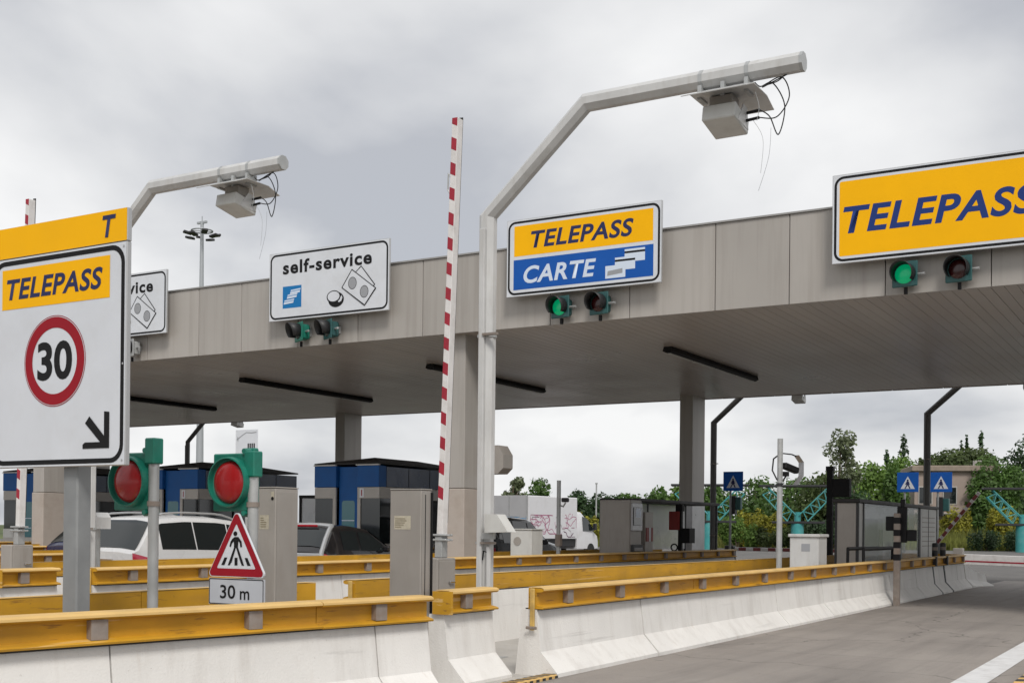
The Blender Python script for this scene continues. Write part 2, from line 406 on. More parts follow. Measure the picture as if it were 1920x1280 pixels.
    def dome(s, c, r, depth, n=20, m=5, axis=-1):
        """lens dome facing -Y"""
        vs = []; fs = []
        for j in range(m):
            t = j / m * math.pi / 2
            for k in range(n):
                a = 2 * math.pi * k / n
                vs.append((c[0] + r * math.cos(t) * math.cos(a), c[1] + axis * depth * math.sin(t), c[2] + r * math.cos(t) * math.sin(a)))
        vs.append((c[0], c[1] + axis * depth, c[2]))
        for j in range(m - 1):
            for k in range(n):
                fs.append((j * n + k, j * n + (k + 1) % n, (j + 1) * n + (k + 1) % n, (j + 1) * n + k))
        for k in range(n):
            fs.append(((m - 1) * n + k, (m - 1) * n + (k + 1) % n, m * n))
        return s.add(vs, fs)
    def mesh(s, name, mt):
        me = bpy.data.meshes.new(name)
        me.from_pydata(s.v, [], s.f)
        me.materials.append(MAT[mt])
        if s.smooth:
            me.polygons.foreach_set('use_smooth', [True] * len(me.polygons))
        me.validate(); me.update()
        return me
    def build(s, name, mt, parent=None, smooth=None):
        if smooth is not None: s.smooth = smooth
        o = bpy.data.objects.new(name, s.mesh(name, mt))
        COL.objects.link(o)
        if parent is not None: o.parent = parent
        if s.smooth and len(s.f) < 20000:
            try: o.data.set_sharp_from_angle(angle=R(38))
            except Exception: pass
        return o

def put(name, me, parent, loc=(0, 0, 0), rz=0.0):
    o = bpy.data.objects.new(name, me); COL.objects.link(o); o.parent = parent
    o.location = loc; o.rotation_euler = (0, 0, rz); return o
def tag(o, label, cat, group=None):
    o['label'] = label; o['category'] = cat
    if group: o['group'] = group
    return o
def thing(name, label, cat, loc=(0, 0, 0), rz=0.0, group=None):
    o = bpy.data.objects.new(name, None); COL.objects.link(o)
    o.empty_display_size = 0.2
    o.location = loc; o.rotation_euler = (0, 0, rz)
    return tag(o, label, cat, group)
def structure(o):
    o['kind'] = 'structure'; return o
def stuff(o):
    o['kind'] = 'stuff'; return o
def copy_tree(o, loc=None, rz=None, label=None, group=None, parent=None):
    c = o.copy(); COL.objects.link(c); c.parent = parent
    if loc is not None: c.location = loc
    if rz is not None: c.rotation_euler = (0, 0, rz)
    if label: c['label'] = label
    if group: c['group'] = group
    for ch in o.children: copy_tree(ch, parent=c)
    return c
def rrect(cx, cz, w, h, r, n=6):
    pts = []
    for (sx, sz, a0) in ((1, 1, 0), (-1, 1, 90), (-1, -1, 180), (1, -1, 270)):
        for i in range(n + 1):
            a = R(a0 + 90 * i / n)
            pts.append((cx + sx * (w / 2 - r) + r * math.cos(a), cz + sz * (h / 2 - r) + r * math.sin(a)))
    return pts[::-1]
def circ(cx, cz, r, n=28, ry=None, rot=0.0):
    ry = ry or r
    o = []
    for i in range(n):
        a = -2 * math.pi * i / n
        x, z = r * math.cos(a), ry * math.sin(a)
        o.append((cx + x * math.cos(rot) - z * math.sin(rot), cz + x * math.sin(rot) + z * math.cos(rot)))
    return o
def rot2(pts, c, a):
    return [(c[0] + (p[0]) * math.cos(a) - p[1] * math.sin(a), c[1] + p[0] * math.sin(a) + p[1] * math.cos(a)) for p in pts]
def ribbon(mb, pts, w, y):
    """thin stroke drawn on a plane facing -Y"""
    L = []; Rr = []
    for i, p in enumerate(pts):
        q0 = pts[max(i - 1, 0)]; q1 = pts[min(i + 1, len(pts) - 1)]
        d = Vector((q1[0] - q0[0], q1[1] - q0[1])); d = d.normalized() if d.length > 1e-6 else Vector((1, 0))
        nn = Vector((-d.y, d.x)) * w / 2
        L.append((p[0] + nn.x, p[1] + nn.y)); Rr.append((p[0] - nn.x, p[1] - nn.y))
    n = len(pts)
    mb.add([(a[0], y, a[1]) for a in L] + [(a[0], y, a[1]) for a in Rr], [(i, i + 1, n + i + 1, n + i) for i in range(n - 1)])
def lettering(parent, s, u0, u1, v0, v1, y, mt, shear=0.0, bold=0.0, name='lettering', space=1.0, boldy=None):
    cu = bpy.data.curves.new('txt', 'FONT')
    cu.body = s; cu.shear = shear; cu.offset = bold; cu.space_character = space; cu.resolution_u = 5
    cu.fill_mode = 'FRONT'
    o = bpy.data.objects.new('txt', cu); COL.objects.link(o)
    dg = bpy.context.evaluated_depsgraph_get()
    me = bpy.data.meshes.new_from_object(o.evaluated_get(dg))
    xs = [v.co.x for v in me.vertices]; ys = [v.co.y for v in me.vertices]
    a, b, c, d = min(xs), max(xs), min(ys), max(ys)
    for v in me.vertices:
        v.co = (u0 + (v.co.x - a) / (b - a) * (u1 - u0), y, v0 + (v.co.y - c) / (d - c) * (v1 - v0))
    me.materials.clear(); me.materials.append(MAT[mt])
    me.update()
    bpy.data.objects.remove(o); bpy.data.curves.remove(cu)
    p = bpy.data.objects.new(name, me); COL.objects.link(p); p.parent = parent
    return p

# ================================================================== SETTING
g = MB().add([(-900, -300, 0), (900, -300, 0), (900, 1500, 0), (-900, 1500, 0)], [(0, 1, 2, 3)]).build('ground', 'grass'); structure(g)
g = MB().add([(-140, -40, .004), (60, -40, .004), (60, 141.5, .004), (-13, 105, .004), (-32, 95.5, .004), (-51, 86, .004), (-140, 60, .004)], [(0, 1, 2, 3, 4, 5, 6)]).build('road', 'asphalt'); structure(g)
PITCH = 6.3
for k in range(0, 6):                                   # concrete lane slabs between the islands
    x1 = -1.2 - PITCH * k; x0 = -5.46 - PITCH * k
    if k > 0: x1 = -8.28 - PITCH * (k - 1) + 0.02
    slab = bpy.data.objects.new('lane_slab', None); slab.name = 'lane_slab'; COL.objects.link(slab); structure(slab)
    ys = [-6, -1.0, 4.0, 9.0, 14.0, 19.0, 24.0, 29.0, 34.0, 39.0]
    for a, b in zip(ys, ys[1:]):
        MB().box(x0, x1, a + .006, b - .006, -0.05, .012 if k else .013).build('slab_panel', 'lane_concrete', slab)
    o = MB().box(x0 + .002, x1 - .002, -6, 39, -0.05, .007).build('joint_bed', 'dark_gap', slab)
m_ = MB()
m_.add([(-2.16, 2, .018), (-1.86, 2, .018), (-1.86, 39, .018), (-2.16, 39, .018)], [(0, 1, 2, 3)])
structure(m_.build('lane_line', 'paint_white'))
for k in range(0, 5):                                   # island floors
    c = -6.865 - PITCH * k
    structure(MB().box(c - 1.36, c + 1.36, 4.0, 36.0, -0.05, .02).build('island_floor', 'concrete_grey'))
# low hill behind the plaza
hv = []; hf = []
NX, NY = 50, 24
for j in range(NY + 1):
    for i in range(NX + 1):
        u = -150 + 230 * i / NX; w = 0 + 160 * j / NY
        # axes: along the verge (dx,dy) and away from it
        px_ = -32 + u * 0.894 - w * 0.447; py_ = 102 + u * 0.447 + w * 0.894
        s_ = max(0, min(1, (u - 5) / 45.0)); s_ = s_ * s_ * (3 - 2 * s_)
        q = max(0, min(1, w / 60.0)); q = q * q * (3 - 2 * q)
        hv.append((px_, py_, -0.3 + q * (1.0 + 5.5 * s_) + 0.25 * math.sin(u * .21) * q + 0.2 * math.sin(w * .3 + u * .1) * q))
for j in range(NY):
    for i in range(NX):
        a = j * (NX + 1) + i; hf.append((a, a + 1, a + NX + 2, a + NX + 1))
hb = MB(); hb.v = hv; hb.f = hf
structure(hb.build('hill', 'hill', smooth=True))

# ================================================================== TOLL CANOPY
FY, BY, SZ, TZ = 20.9, 35.04, 5.5, 7.08
can = thing('toll_canopy', 'long beige toll plaza canopy with panelled fascia and slatted soffit on square columns', 'canopy', (-20, 28, 0))
def cpart(mb, name, mt):
    for i, p in enumerate(mb.v): mb.v[i] = (p[0] + 20, p[1] - 28, p[2])
    return mb.build(name, mt, can)
CX0, CX1 = -50.0, 8.0
cpart(MB().box(CX0 + .05, CX1 - .05, FY + .06, BY - .06, SZ + .045, TZ - .02), 'canopy_core', 'dark_gap')
seams = [-22.65, -20.93, -19.57, -17.86, -16.17, -14.46, -13.05, -11.39, -9.67, -7.95, -6.56, -4.88, -3.18]
while seams[0] > CX0: seams.insert(0, seams[0] - 1.7)
while seams[-1] < CX1: seams.append(seams[-1] + 1.7)
for a, b in zip(seams, seams[1:]):
    cpart(MB().box(a + .007, b - .007, FY, FY + .05, SZ - .02, TZ, .006), 'fascia_panel', 'beige')
    cpart(MB().box(a + .007, b - .007, BY - .05, BY, SZ - .02, TZ, .006), 'rear_fascia_panel', 'beige')
cpart(MB().box(CX0, CX0 + .05, FY + .055, BY - .055, SZ - .02, TZ), 'end_panel', 'beige')
cpart(MB().box(CX1 - .05, CX1, FY + .055, BY - .055, SZ - .02, TZ), 'end_panel', 'beige')
cpart(MB().box(CX0 - .03, CX1 + .03, FY - .03, FY + .12, TZ + .003, TZ + .035), 'cap_flashing', 'cap')
cpart(MB().box(CX0 - .03, CX1 + .03, BY - .12, BY + .03, TZ + .003, TZ + .035), 'cap_flashing', 'cap')
cpart(MB().box(CX0, CX1, FY + .12, BY - .12, TZ + .001, TZ + .02), 'roof_sheet', 'cap')
sl = MB().box(-.1, .1, FY + .055 - 28, BY - .055 - 28, SZ, SZ + .03, .005).mesh('soffit_slat', 'soffit')
x = CX0 + .15
while x < CX1 - .1:
    put('soffit_slat', sl, can, (x + 20, 0, random.uniform(-.0015, .0015))); x += .205
def column(x, y0, y1):
    cpart(MB().box(x - .21, x + .21, y0, y1, 2.28, SZ + .02, .012), 'column', 'beige')
    cpart(MB().box(x - .205, x + .205, y0 + .005, y1 - .005, 4.03, 4.045), 'column_joint', 'dark_gap')
    cpart(MB().box(x - .23, x + .23, y0 - .02, y1 + .02, 0.0, 2.27, .012), 'column_base', 'steel_clad' if y0 > 30 else 'beige_base')
for x in (-0.65, -13.75, -26.95, -40.1):
    column(x, 21.15, 22.15); column(x, 33.85, 34.85)
for x, n in ((-10.45, 'second'), (-16.8, 'third'), (-23.0, 'fourth'), (-29.65, 'fifth')):
    t = thing('strip_light', {'second': 'long black strip light under the canopy right of the tall pole, nearest the camera', 'third': 'long black strip light under the canopy behind the raised boom and tall pole',
              'fourth': 'long black strip light under the canopy below the self-service sign', 'fifth': 'long black strip light under the canopy beside the big lane sign'}[n], 'light', (x, 27.5, SZ), 0, 'strip lights under the canopy')
    MB().prism([(-.09, -.003), (-.12, -.1), (-.05, -.135), (.05, -.135), (.12, -.1), (.09, -.003)], -2.9, 2.9).build('housing', 'black', t)
    for q in range(4):
        MB().box(-.035, .035, -2.8 + q * 1.42, -1.48 + q * 1.42, -.155, -.137, .005).build('diffuser', 'cabinet_light', t)

# ================================================================== SIGNS ON THE FASCIA
SW, SH = 3.35, 1.53
def fascia_sign(cx, label, SW=3.35):
    t = thing('lane_sign', label, 'sign', (cx, 20.64, 6.05), 0, 'lane signs on the canopy')
    MB().box(-SW / 2, SW / 2, 0, .05, 0, SH, .006).build('board', 'sign_edge', t)
    MB().flat([(-SW / 2 + .012, .012), (-SW / 2 + .012, SH - .012), (SW / 2 - .012, SH - .012), (SW / 2 - .012, .012)], -.002).build('face', 'sign_white', t)
    for sx in (-1.1, 1.1):
        MB().box(sx - .03, sx + .03, .05, .258, .2, SH - .1).build('mounting_rail', 'galv', t)
    MB().ring(rrect(0, SH / 2, SW - .07, SH - .07, .16), rrect(0, SH / 2, SW - .155, SH - .155, .12), -.004).build('border', 'black', t)
    return t
def rect(u0, u1, v0, v1): return [(u0, v0), (u0, v1), (u1, v1), (u1, v0)]

t = fascia_sign(-10.58, 'fascia sign with yellow TELEPASS half above a blue CARTE half')
MB().flat(rect(-1.50, 1.50, .80, 1.40), -.004).build('yellow_field', 'sign_yellow', t)
MB().flat(rect(-1.51, 1.51, .135, .73), -.004).build('blue_field', 'sign_blue', t)
lettering(t, 'TELEPASS', -1.12, 1.10, .93, 1.27, -.006, 'sign_navy', .2, .026, space=1.07)
lettering(t, 'CARTE', -1.28, .32, .245, .59, -.006, 'sign_pale', .2, .026, space=1.07)
for i, (u, v) in enumerate(((.92, .45), (.72, .31), (.52, .17))):
    MB().flat(rect(u, u + .42, v, v + .24), -.006 - .001 * i).build('card', 'sign_pale', t)
    if i < 2: MB().flat(rect(u, u + .42, v + .16, v + .2), -.0065 - .001 * i).build('card_stripe', 'black', t)
    else: MB().flat([(u + .04, v + .05), (u + .05, v + .14), (u + .36, v + .17), (u + .36, v + .08)], -.0065 - .001 * i).build('card_stripe', 'sign_grey', t)

t = fascia_sign(-3.78, 'large yellow TELEPASS fascia sign at the right edge', 3.9)
MB().flat(rrect(0, SH / 2, 3.9 - .25, SH - .25, .03), -.004).build('yellow_field', 'sign_yellow', t)
lettering(t, 'TELEPASS', -1.76, 1.33, .50, .97, -.006, 'sign_navy_bright', .2, .026, space=1.07)

def self_service(cx, label):
    t = fascia_sign(cx, label)
    lettering(t, 'self-service', -1.27, 1.21, 1.03, 1.33, -.006, 'black', 0, .03, space=1.12)
    MB().flat(rect(-1.27, -.73, .27, .76), -.004).build('blue_field', 'sign_cyan', t)
    for i, (u, v) in enumerate(((-1.06, .58), (-1.15, .48), (-1.24, .36))):
        MB().flat([(u, v), (u + .03, v + .09), (u + .31, v + .11), (u + .28, v + .02)], -.006 - .001 * i).build('card', 'sign_pale', t)
        MB().flat([(u + .01, v + .045), (u + .015, v + .06), (u + .30, v + .08), (u + .295, v + .065)], -.0065 - .001 * i).build('card_stripe', 'sign_cyan', t)
    # coins
    MB().flat(circ(.25, .345, .215, 28, .165), -.006).build('coin_edge', 'black', t)
    MB().flat(circ(.18, .415, .19, 28, .135), -.0066).build('coin_edge', 'black', t)
    MB().flat(circ(.18, .42, .165, 28, .11), -.0072).build('coin', 'sign_white', t)
    MB().flat([(.40, .43), (.425, .38), (.40, .31), (.34, .28), (.30, .30), (.35, .34), (.375, .39)], -.0072).build('coin_crescent', 'sign_white', t)  # white crescent printed inside the black coin edge
    # banknotes
    for i, (po, pi) in enumerate((([(.66, .80), (.93, 1.02), (1.31, .58), (1.05, .38)], [(.69, .80), (.93, .99), (1.28, .58), (1.05, .41)]),
                                  ([(.40, .59), (.68, .97), (1.34, .50), (1.03, .14)], [(.43, .59), (.685, .94), (1.305, .50), (1.03, .175)]))):
        MB().flat(po, -.010 - .002 * i).build('note_outline', 'black', t)
        MB().flat(pi, -.0108 - .002 * i).build('note', 'sign_white', t)
    for cc in ((.70, .66), (1.02, .45)):
        MB().flat(circ(cc[0], cc[1], .115, 20, .135), -.0136).build('note_spot', 'black', t)
        MB().flat(circ(cc[0], cc[1], .103, 20, .122), -.0142).build('note_disc', 'sign_grey', t)
    return t
self_service(-16.82, 'white self-service fascia sign left of the raised boom, fully visible')
self_service(-23.4, 'white self-service fascia sign half hidden behind the big lane sign')

def lane_lamp(x, lens, label, rz=0.0, body='teal_head'):
    t = thing('lane_signal', label, 'traffic light', (x, 20.62, 5.77), rz, 'lane signals under the fascia signs')
    t.scale = (1.25, 1.25, 1.25)
    MB().box(-.17, .17, .02, .05, -.17, .17, .01).build('backplate', body, t)
    MB().box(-.12, .12, .05, .2, -.13, .13, .02).build('housing', body, t)
    v = MB()                                        # visor: tube open at the bottom
    n = 16
    for j, yy in enumerate((.02, -.2)):
        for i in range(n + 1):
            a = R(-40 + 260 * i / n)
            v.v.append((.15 * math.cos(a), yy + (.10 * (1 - math.sin(a)) * .5 if j else 0), .15 * math.sin(a)))
    for i in range(n): v.f.append((i, i + 1, n + 2 + i, n + 1 + i))
    o = v.build('visor', 'black_paint', t, True)
    md = o.modifiers.new('s', 'SOLIDIFY'); md.thickness = .006
    MB().dome((0, .018, 0), .13, .04).build('lens', lens, t, True)
    MB().box(-.02, .02, .06, .1, -.26, -.17).build('stem', 'black', t)
    MB().tube([(.12, .12, 0), (.24, .12, 0)], .02, 8).build('pivot', 'galv', t)
    MB().box(-.03, .03, .2, .285, -.06, .06).build('bracket', 'galv', t)
    return t
lane_lamp(-11.05, 'lens_green', 'green lit signal under the TELEPASS CARTE sign', R(-8))
lane_lamp(-10.21, 'lens_dark', 'unlit dark red signal under the TELEPASS CARTE sign', R(-8))
lane_lamp(-4.51, 'lens_green', 'green lit signal under the large yellow TELEPASS sign', R(-6))
lane_lamp(-3.65, 'lens_dark', 'unlit dark red signal under the large yellow TELEPASS sign', R(-6))
lane_lamp(-17.65, 'lens_off', 'left unlit signal under the fully visible self-service sign', R(-28), 'green_head')
lane_lamp(-16.83, 'lens_off', 'right unlit signal under the fully visible self-service sign', R(-28))
lane_lamp(-23.0, 'lens_off', 'grey-backed signal beside the big lane sign edge', R(-20), 'galv')

# ================================================================== BARRIERS
def conc_prof(sg):
    p = [(0, 0), (0, .05), (-.185, .25), (-.24, .66), (-.40, .66), (-.475, 0)]
    p = [(sg * a, b) for a, b in p]
    return p[::-1] if sg > 0 else p
def rail_prof(sg):
    p = [(-.33, .668), (-.165, .668), (-.158, .682), (-.18, .692), (-.245, .706), (-.245, .828), (-.185, .833), (-.165, .842), (-.167, .858), (-.19, .868), (-.33, .872)]
    p = [(sg * a, b) for a, b in p]
    return p[::-1] if sg > 0 else p
mesh_cache = {}
def barrier(label, x, y0, y1, sg=1, ang=0.0, blk=2.45, strap=False, zoff=0.0, group=None, name='guard_barrier', endplate=False, straps=(), first=0.35):
    """concrete barrier with a yellow steel rail; foot line at x, sg=+1 faces +X; runs y0..y1 along local Y"""
    L = y1 - y0
    t = thing(name, label, 'barrier', (x, y0, zoff), ang, group)
    y = 0.0
    while y < L - .05:
        b = min(L, y + blk) if L - y - blk > .5 else L
        key = ('c', sg, round(b - y, 2))
        if key not in mesh_cache: mesh_cache[key] = MB().prism(conc_prof(sg), .006, b - y - .006).mesh('concrete_block', 'concrete')
        put('concrete_block', mesh_cache[key], t, (random.uniform(-.006, .006), y, random.uniform(-.004, .003))); y = b
    y = 0.0
    RL = 4.1
    while y < L - .05:
        b = min(L, y + RL) if L - y - RL > .8 else L
        key = ('r', sg, round(b - y, 2))
        if key not in mesh_cache: mesh_cache[key] = MB().prism(rail_prof(sg), .003, b - y - .003).mesh('rail_section', 'yellow_rail')
        put('rail_section', mesh_cache[key], t, (random.uniform(-.003, .003), y, random.uniform(-.003, .003))); y = b
    y = 0.0
    while y < L - .05:
        b = min(L, y + RL) if L - y - RL > .8 else L
        key = ('t', sg, round(b - y, 2))
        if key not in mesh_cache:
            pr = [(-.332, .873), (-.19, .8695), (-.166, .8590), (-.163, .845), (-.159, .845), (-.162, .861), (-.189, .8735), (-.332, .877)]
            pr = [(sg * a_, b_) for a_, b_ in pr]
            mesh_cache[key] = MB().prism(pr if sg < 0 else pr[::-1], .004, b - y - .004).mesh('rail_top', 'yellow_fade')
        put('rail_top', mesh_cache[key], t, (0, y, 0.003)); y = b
    key = ('b', sg)
    if key not in mesh_cache: mesh_cache[key] = MB().prism([(sg * -.246, .707), (sg * -.187, .700), (sg * -.187, .832), (sg * -.246, .827)], -.06, .06).mesh('rail_bracket', 'bracket_grey')
    y = first
    while y < L - .1:
        put('rail_bracket', mesh_cache[key], t, (0, y, 0)); y += 1.24
    key = ('d', sg)                                    # dark strip painted in as the shadow line between concrete and rail
    MB().box(sg * -.38, sg * -.2, .03, L - .03, .655, .672).build('rail_shadow_strip', 'dark_gap', t)
    if strap:
        MB().box(sg * -.30, sg * -.25, -.035, -.006, .46, .868, .008).build('end_strap', 'yellow_old', t)
        MB().box(sg * -.335, sg * -.21, -.05, -.036, .47, .50, .006).build('strap_bolt', 'bracket_grey', t)
    if endplate:
        MB().prism([(a, b) for a, b in ([(-.345, .66), (-.14, .66), (-.14, .87), (-.345, .87)][::-1])] if sg > 0 else [(.345, .66), (.14, .66), (.14, .87), (.345, .87)], -.03, .0).build('rail_end_plate', 'yellow_rail', t)
    for s_ in straps:
        pr = [(a + .012, b + (.0 if b < .6 else .012)) for a, b in [(0, 0.0), (0, .05), (-.185, .255), (-.235, .655)]] + [(-.13, .66), (-.13, .885), (-.16, .885), (-.235, .66), (-.24, .5), (-.19, .24), (-.01, .04), (-.02, 0)]
        MB().prism([(sg * a, b) for a, b in pr], s_ - .05, s_ + .05).build('strap', 'black_paint', t)
    return t
ORD = ['nearest', 'second', 'third', 'fourth', 'fifth']
FOOT = -5.45
for k in range(5):
    z = 0.0 if k == 0 else 0.03
    xf = FOOT - PITCH * k
    xr = FOOT - 2.83 - PITCH * k
    n = ORD[k]
    # near (right hand) edge of the island
    if k < 3:
        a = 0.184 if k == 0 else 0.12
        # approach section, slightly flared away
        L = 5.3
        dx, dy = math.sin(a) * L, math.cos(a) * L
        bx = barrier(f'white concrete approach barrier with yellow rail, near edge of {n} island' if k else 'white concrete barrier with yellow rail in the left foreground under the big lane sign',
                     xf - dx - .03, 8.33 - dy, 8.33 - dy + L, 1, -a, 2.35, zoff=z, group='approach barriers', first=1.01)
        barrier(f'short white concrete block with yellow rail stub, near edge of {n} island', xf - .36, 9.13, 9.98, 1, 0.0, zoff=z, group='short barrier blocks', endplate=True)
    barrier({0: 'long white concrete barrier with yellow rail along the open lane at right', 1: 'long concrete barrier with yellow rail in front of the cars',
             2: 'long concrete barrier with yellow rail beyond the white car, before the blue booth', 3: 'long concrete barrier with yellow rail on the fourth island',
             4: 'distant concrete barrier with yellow rail on the near edge of the fifth island'}[k], xf, 10.22, 33.3, 1, 0.0, strap=True, zoff=z, group='long lane barriers', straps=(19.05, 20.4) if k == 0 else (), first=.62)
    # far edge of the island, seen from behind
    if k < 3:
        L = 5.2
        barrier(f'approach barrier seen from behind with plain yellow rail, far edge of {n} island', xr, 3.2, 8.4, -1, 0.0, 2.6, zoff=z, group='rear approach barriers')
        barrier(f'short concrete block with yellow rail, far edge of the {n} island', xr, 8.75, 9.62, -1, 0.0, zoff=z, group='short rear barrier blocks')
    if k < 4:
        barrier(f'long barrier seen from behind with plain yellow rail, far edge of {n} island', xr, 10.28, 33.3, -1, 0.0, strap=True, zoff=z, group='rear lane barriers')

# yellow-black kerb stones
def hazard(x, y, L, rz, label):
    t = thing('hazard_kerb', label, 'kerb', (x, y, 0), rz, 'striped kerb stones')
    n = 7
    MB().box(-.07, .07, 0, L, .0, .05, .012).build('kerb_stone', 'hazard_yellow', t)
    for i in range(n):
        a = L * (i + .15) / n; w = L / n * .5
        m = MB()
        m.add([(-.058, a, .0525), (.058, a + .05, .0525), (.058, a + .05 + w, .0525), (-.058, a + w, .0525)], [(0, 1, 2, 3)])
        m.add([(.0725, a + .05, .038), (.0725, a + .05, .006), (.0725, a + .05 + w, .006), (.0725, a + .05 + w, .038)], [(0, 1, 2, 3)])
        m.build('black_stripe', 'black_paint', t)
hazard(-5.52, 9.36, .86, 0, 'short yellow and black striped kerb at the foot of the long barrier')
hazard(-1.56, 12.2, 2.4, 0, 'orange striped kerb corner beyond the white lane line')

# white flared end piece past the last block
t = thing('barrier_terminal', 'white sloping concrete terminal at the far end of the open lane barrier', 'barrier', (-5.45, 33.45, 0))
mb = MB()
secs = [(0, 0, .95), (.5, .04, .8), (1.0, .14, .62), (1.4, .3, .5)]
pr = [(0, 0), (0, .05), (-.185, .25), (-.24, .66), (-.40, .66), (-.475, 0)]
for (yy, xo, sc) in secs:
    for a, b in pr: mb.v.append((a + xo, yy, b * sc))
for i in range(3):
    for j in range(6): mb.f.append((i * 6 + j, (i + 1) * 6 + j, (i + 1) * 6 + (j + 1) % 6, i * 6 + (j + 1) % 6))
mb.f.append(tuple(range(5, -1, -1))[::-1]); mb.f.append(tuple(range(18, 24))[::-1])
mb.build('terminal_block', 'concrete', t)
mb = MB(); n = 10                                      # yellow rail bent round the nose of the island
pts = []
for i in range(n + 1):
    a = R(180 * i / n); pts.append((-1.415 + 1.1 * math.cos(a), .1 + 1.1 * math.sin(a), .77))
for i in range(n):
    p, q = Vector(pts[i]), Vector(pts[i + 1]); d = (q - p).normalized(); nn = Vector((-d.y, d.x, 0)) * .05
    mb.add([p + nn + Vector((0, 0, -.1)), q + nn + Vector((0, 0, -.1)), q + nn + Vector((0, 0, .1)), p + nn + Vector((0, 0, .1)),
            p - nn + Vector((0, 0, -.1)), q - nn + Vector((0, 0, -.1)), q - nn + Vector((0, 0, .1)), p - nn + Vector((0, 0, .1))],
           [(0, 1, 2, 3), (7, 6, 5, 4), (3, 2, 6, 7), (0, 4, 5, 1), (0, 3, 7, 4), (1, 5, 6, 2)])
mb.build('nose_rail', 'yellow_rail', t)

# ================================================================== BIG LANE SIGN (left foreground)
t = thing('lane_direction_sign', 'big grey lane sign with TELEPASS, 30 limit and arrow on a grey post, left foreground', 'sign', (-7.46, 6.0, 0))
MB().box(.015, .175, .06, .195, 0, 3.5, .012).build('post', 'post_grey', t)
MB().box(-.745, .745, 0, .045, 1.872, 3.475, .006).build('board', 'sign_edge', t)
MB().flat(rect(-.740, .740, 1.878, 3.470), -.002).build('face', 'sign_white', t)
MB().box(-.745, .745, .002, .045, 3.478, 3.715, .004).build('top_board', 'sign_edge', t)
MB().flat(rect(-.742, .742, 3.48, 3.712), -.001).build('yellow_strip', 'sign_yellow', t)
MB().ring(rrect(0, 2.674, 1.455, 1.565, .13), rrect(0, 2.674, 1.385, 1.495, .10), -.004).build('border', 'black', t)
lettering(t, 'T', .49, .63, 3.52, 3.68, -.004, 'sign_navy', .18, .026)
MB().flat(rect(-.62, .575, 3.085, 3.39), -.004).build('yellow_field', 'sign_yellow', t)
lettering(t, 'TELEPASS', -.565, .50, 3.155, 3.315, -.006, 'sign_navy', .2, .026, space=1.07)
c_ = (-.012, 2.662)
MB().flat(circ(c_[0], c_[1], .34, 48), -.004).build('limit_rim', 'sign_white', t)
MB().ring(circ(c_[0], c_[1], .34, 48), circ(c_[0], c_[1], .334, 48), -.005).build('limit_outline', 'sign_red', t)
MB().ring(circ(c_[0], c_[1], .328, 48), circ(c_[0], c_[1], .247, 48), -.006).build('limit_ring', 'sign_red', t)
lettering(t, '30', c_[0] - .19, c_[0] + .195, c_[1] - .143, c_[1] + .147, -.006, 'black', 0, .03, name='limit_number')
MB().flat([(.305, 2.03), (.305, 2.0), (.585, 2.0), (.585, 2.26), (.53, 2.265), (.53, 2.09), (.375, 2.235), (.33, 2.185), (.49, 2.045), (.33, 2.045)], -.006).build('arrow', 'black', t)
for sx in (-.7, .7):
    for sz in (1.91, 2.6, 3.44):
        MB().tube([(sx + .015 * (1 if sx > 0 else -1), -.006, sz), (sx + .015 * (1 if sx > 0 else -1), -.001, sz)], .008, 8).build('rivet', 'sign_edge', t)
MB().box(-.6, .6, .045, .09, 2.15, 2.2).build('clamp_rail', 'galv', t)
MB().box(-.6, .6, .045, .09, 3.0, 3.05).build('clamp_rail', 'galv', t)

# ================================================================== BIG RED SIGNALS ON POLES
def red_signal(x, y, zt, label, dz=0.0, hx=0.0):
    t = thing('red_signal', label, 'traffic light', (x, y, 0), 0, 'big red signals in the left foreground')
    MB().tube([(0, 0, 0), (0, 0, zt - .02)], .043, 14).build('pole', 'galv', t, True)
    MB().tube([(0, 0, 1.60 + dz), (0, 0, 1.64 + dz)], .052, 14).build('pole_band', 'bracket_grey', t, True)
    MB().box(-.055, .055, -.055, .055, zt - .21, zt, .01).build('pole_cap', 'green_head', t)
    zc = 1.80 + dz
    hx_ = -.225 + hx
    MB().box(hx_ - .208, hx_ + .208, -.03, .0, zc - .235, zc + .235, .01).build('backplate', 'green_head', t)
    MB().box(hx_ - .15, hx_ + .16, .0, .14, zc - .19, zc + .19, .02).build('housing', 'green_head', t)
    for s_ in (-1, 1):
        MB().box(hx_ + .06, -.02, .03, .09, zc + s_ * .25 - .03, zc + s_ * .25 + .03, .01).build('arm', 'green_head', t)
        MB().tube([(-.06, -.05, zc + s_ * .25), (-.06, .07, zc + s_ * .25)], .022, 10).build('clamp_bolt', 'green_head', t, True)
    rg = MB(); n = 32
    prof = [(.17, -.03), (.208, -.03), (.203, -.095), (.192, -.098), (.184, -.055), (.17, -.045)]
    for i in range(n):
        a = 2 * math.pi * i / n
        for r_, yy in prof: rg.v.append((hx_ + r_ * math.cos(a), yy - .001, zc + r_ * math.sin(a)))
    m_n = len(prof)
    for i in range(n):
        for j in range(m_n): rg.f.append((i * m_n + j, ((i + 1) % n) * m_n + j, ((i + 1) % n) * m_n + (j + 1) % m_n, i * m_n + (j + 1) % m_n))
    rg.build('lens_ring', 'green_head', t, True)
    MB().flat(circ(hx_, zc, .184, 32), -.046).build('lens_seal', 'black', t)
    MB().dome((hx_, -.047, zc), .173, .055, 32, 7).build('lens', 'lens_red', t, True)
    return t
red_signal(-7.42, 6.93, 2.15, 'big red signal in a green housing right beside the big lane sign', 0.0)
red_signal(-6.69, 7.30, 2.05, 'big red signal in a green housing above the pedestrian warning triangle', 0.0, .02)

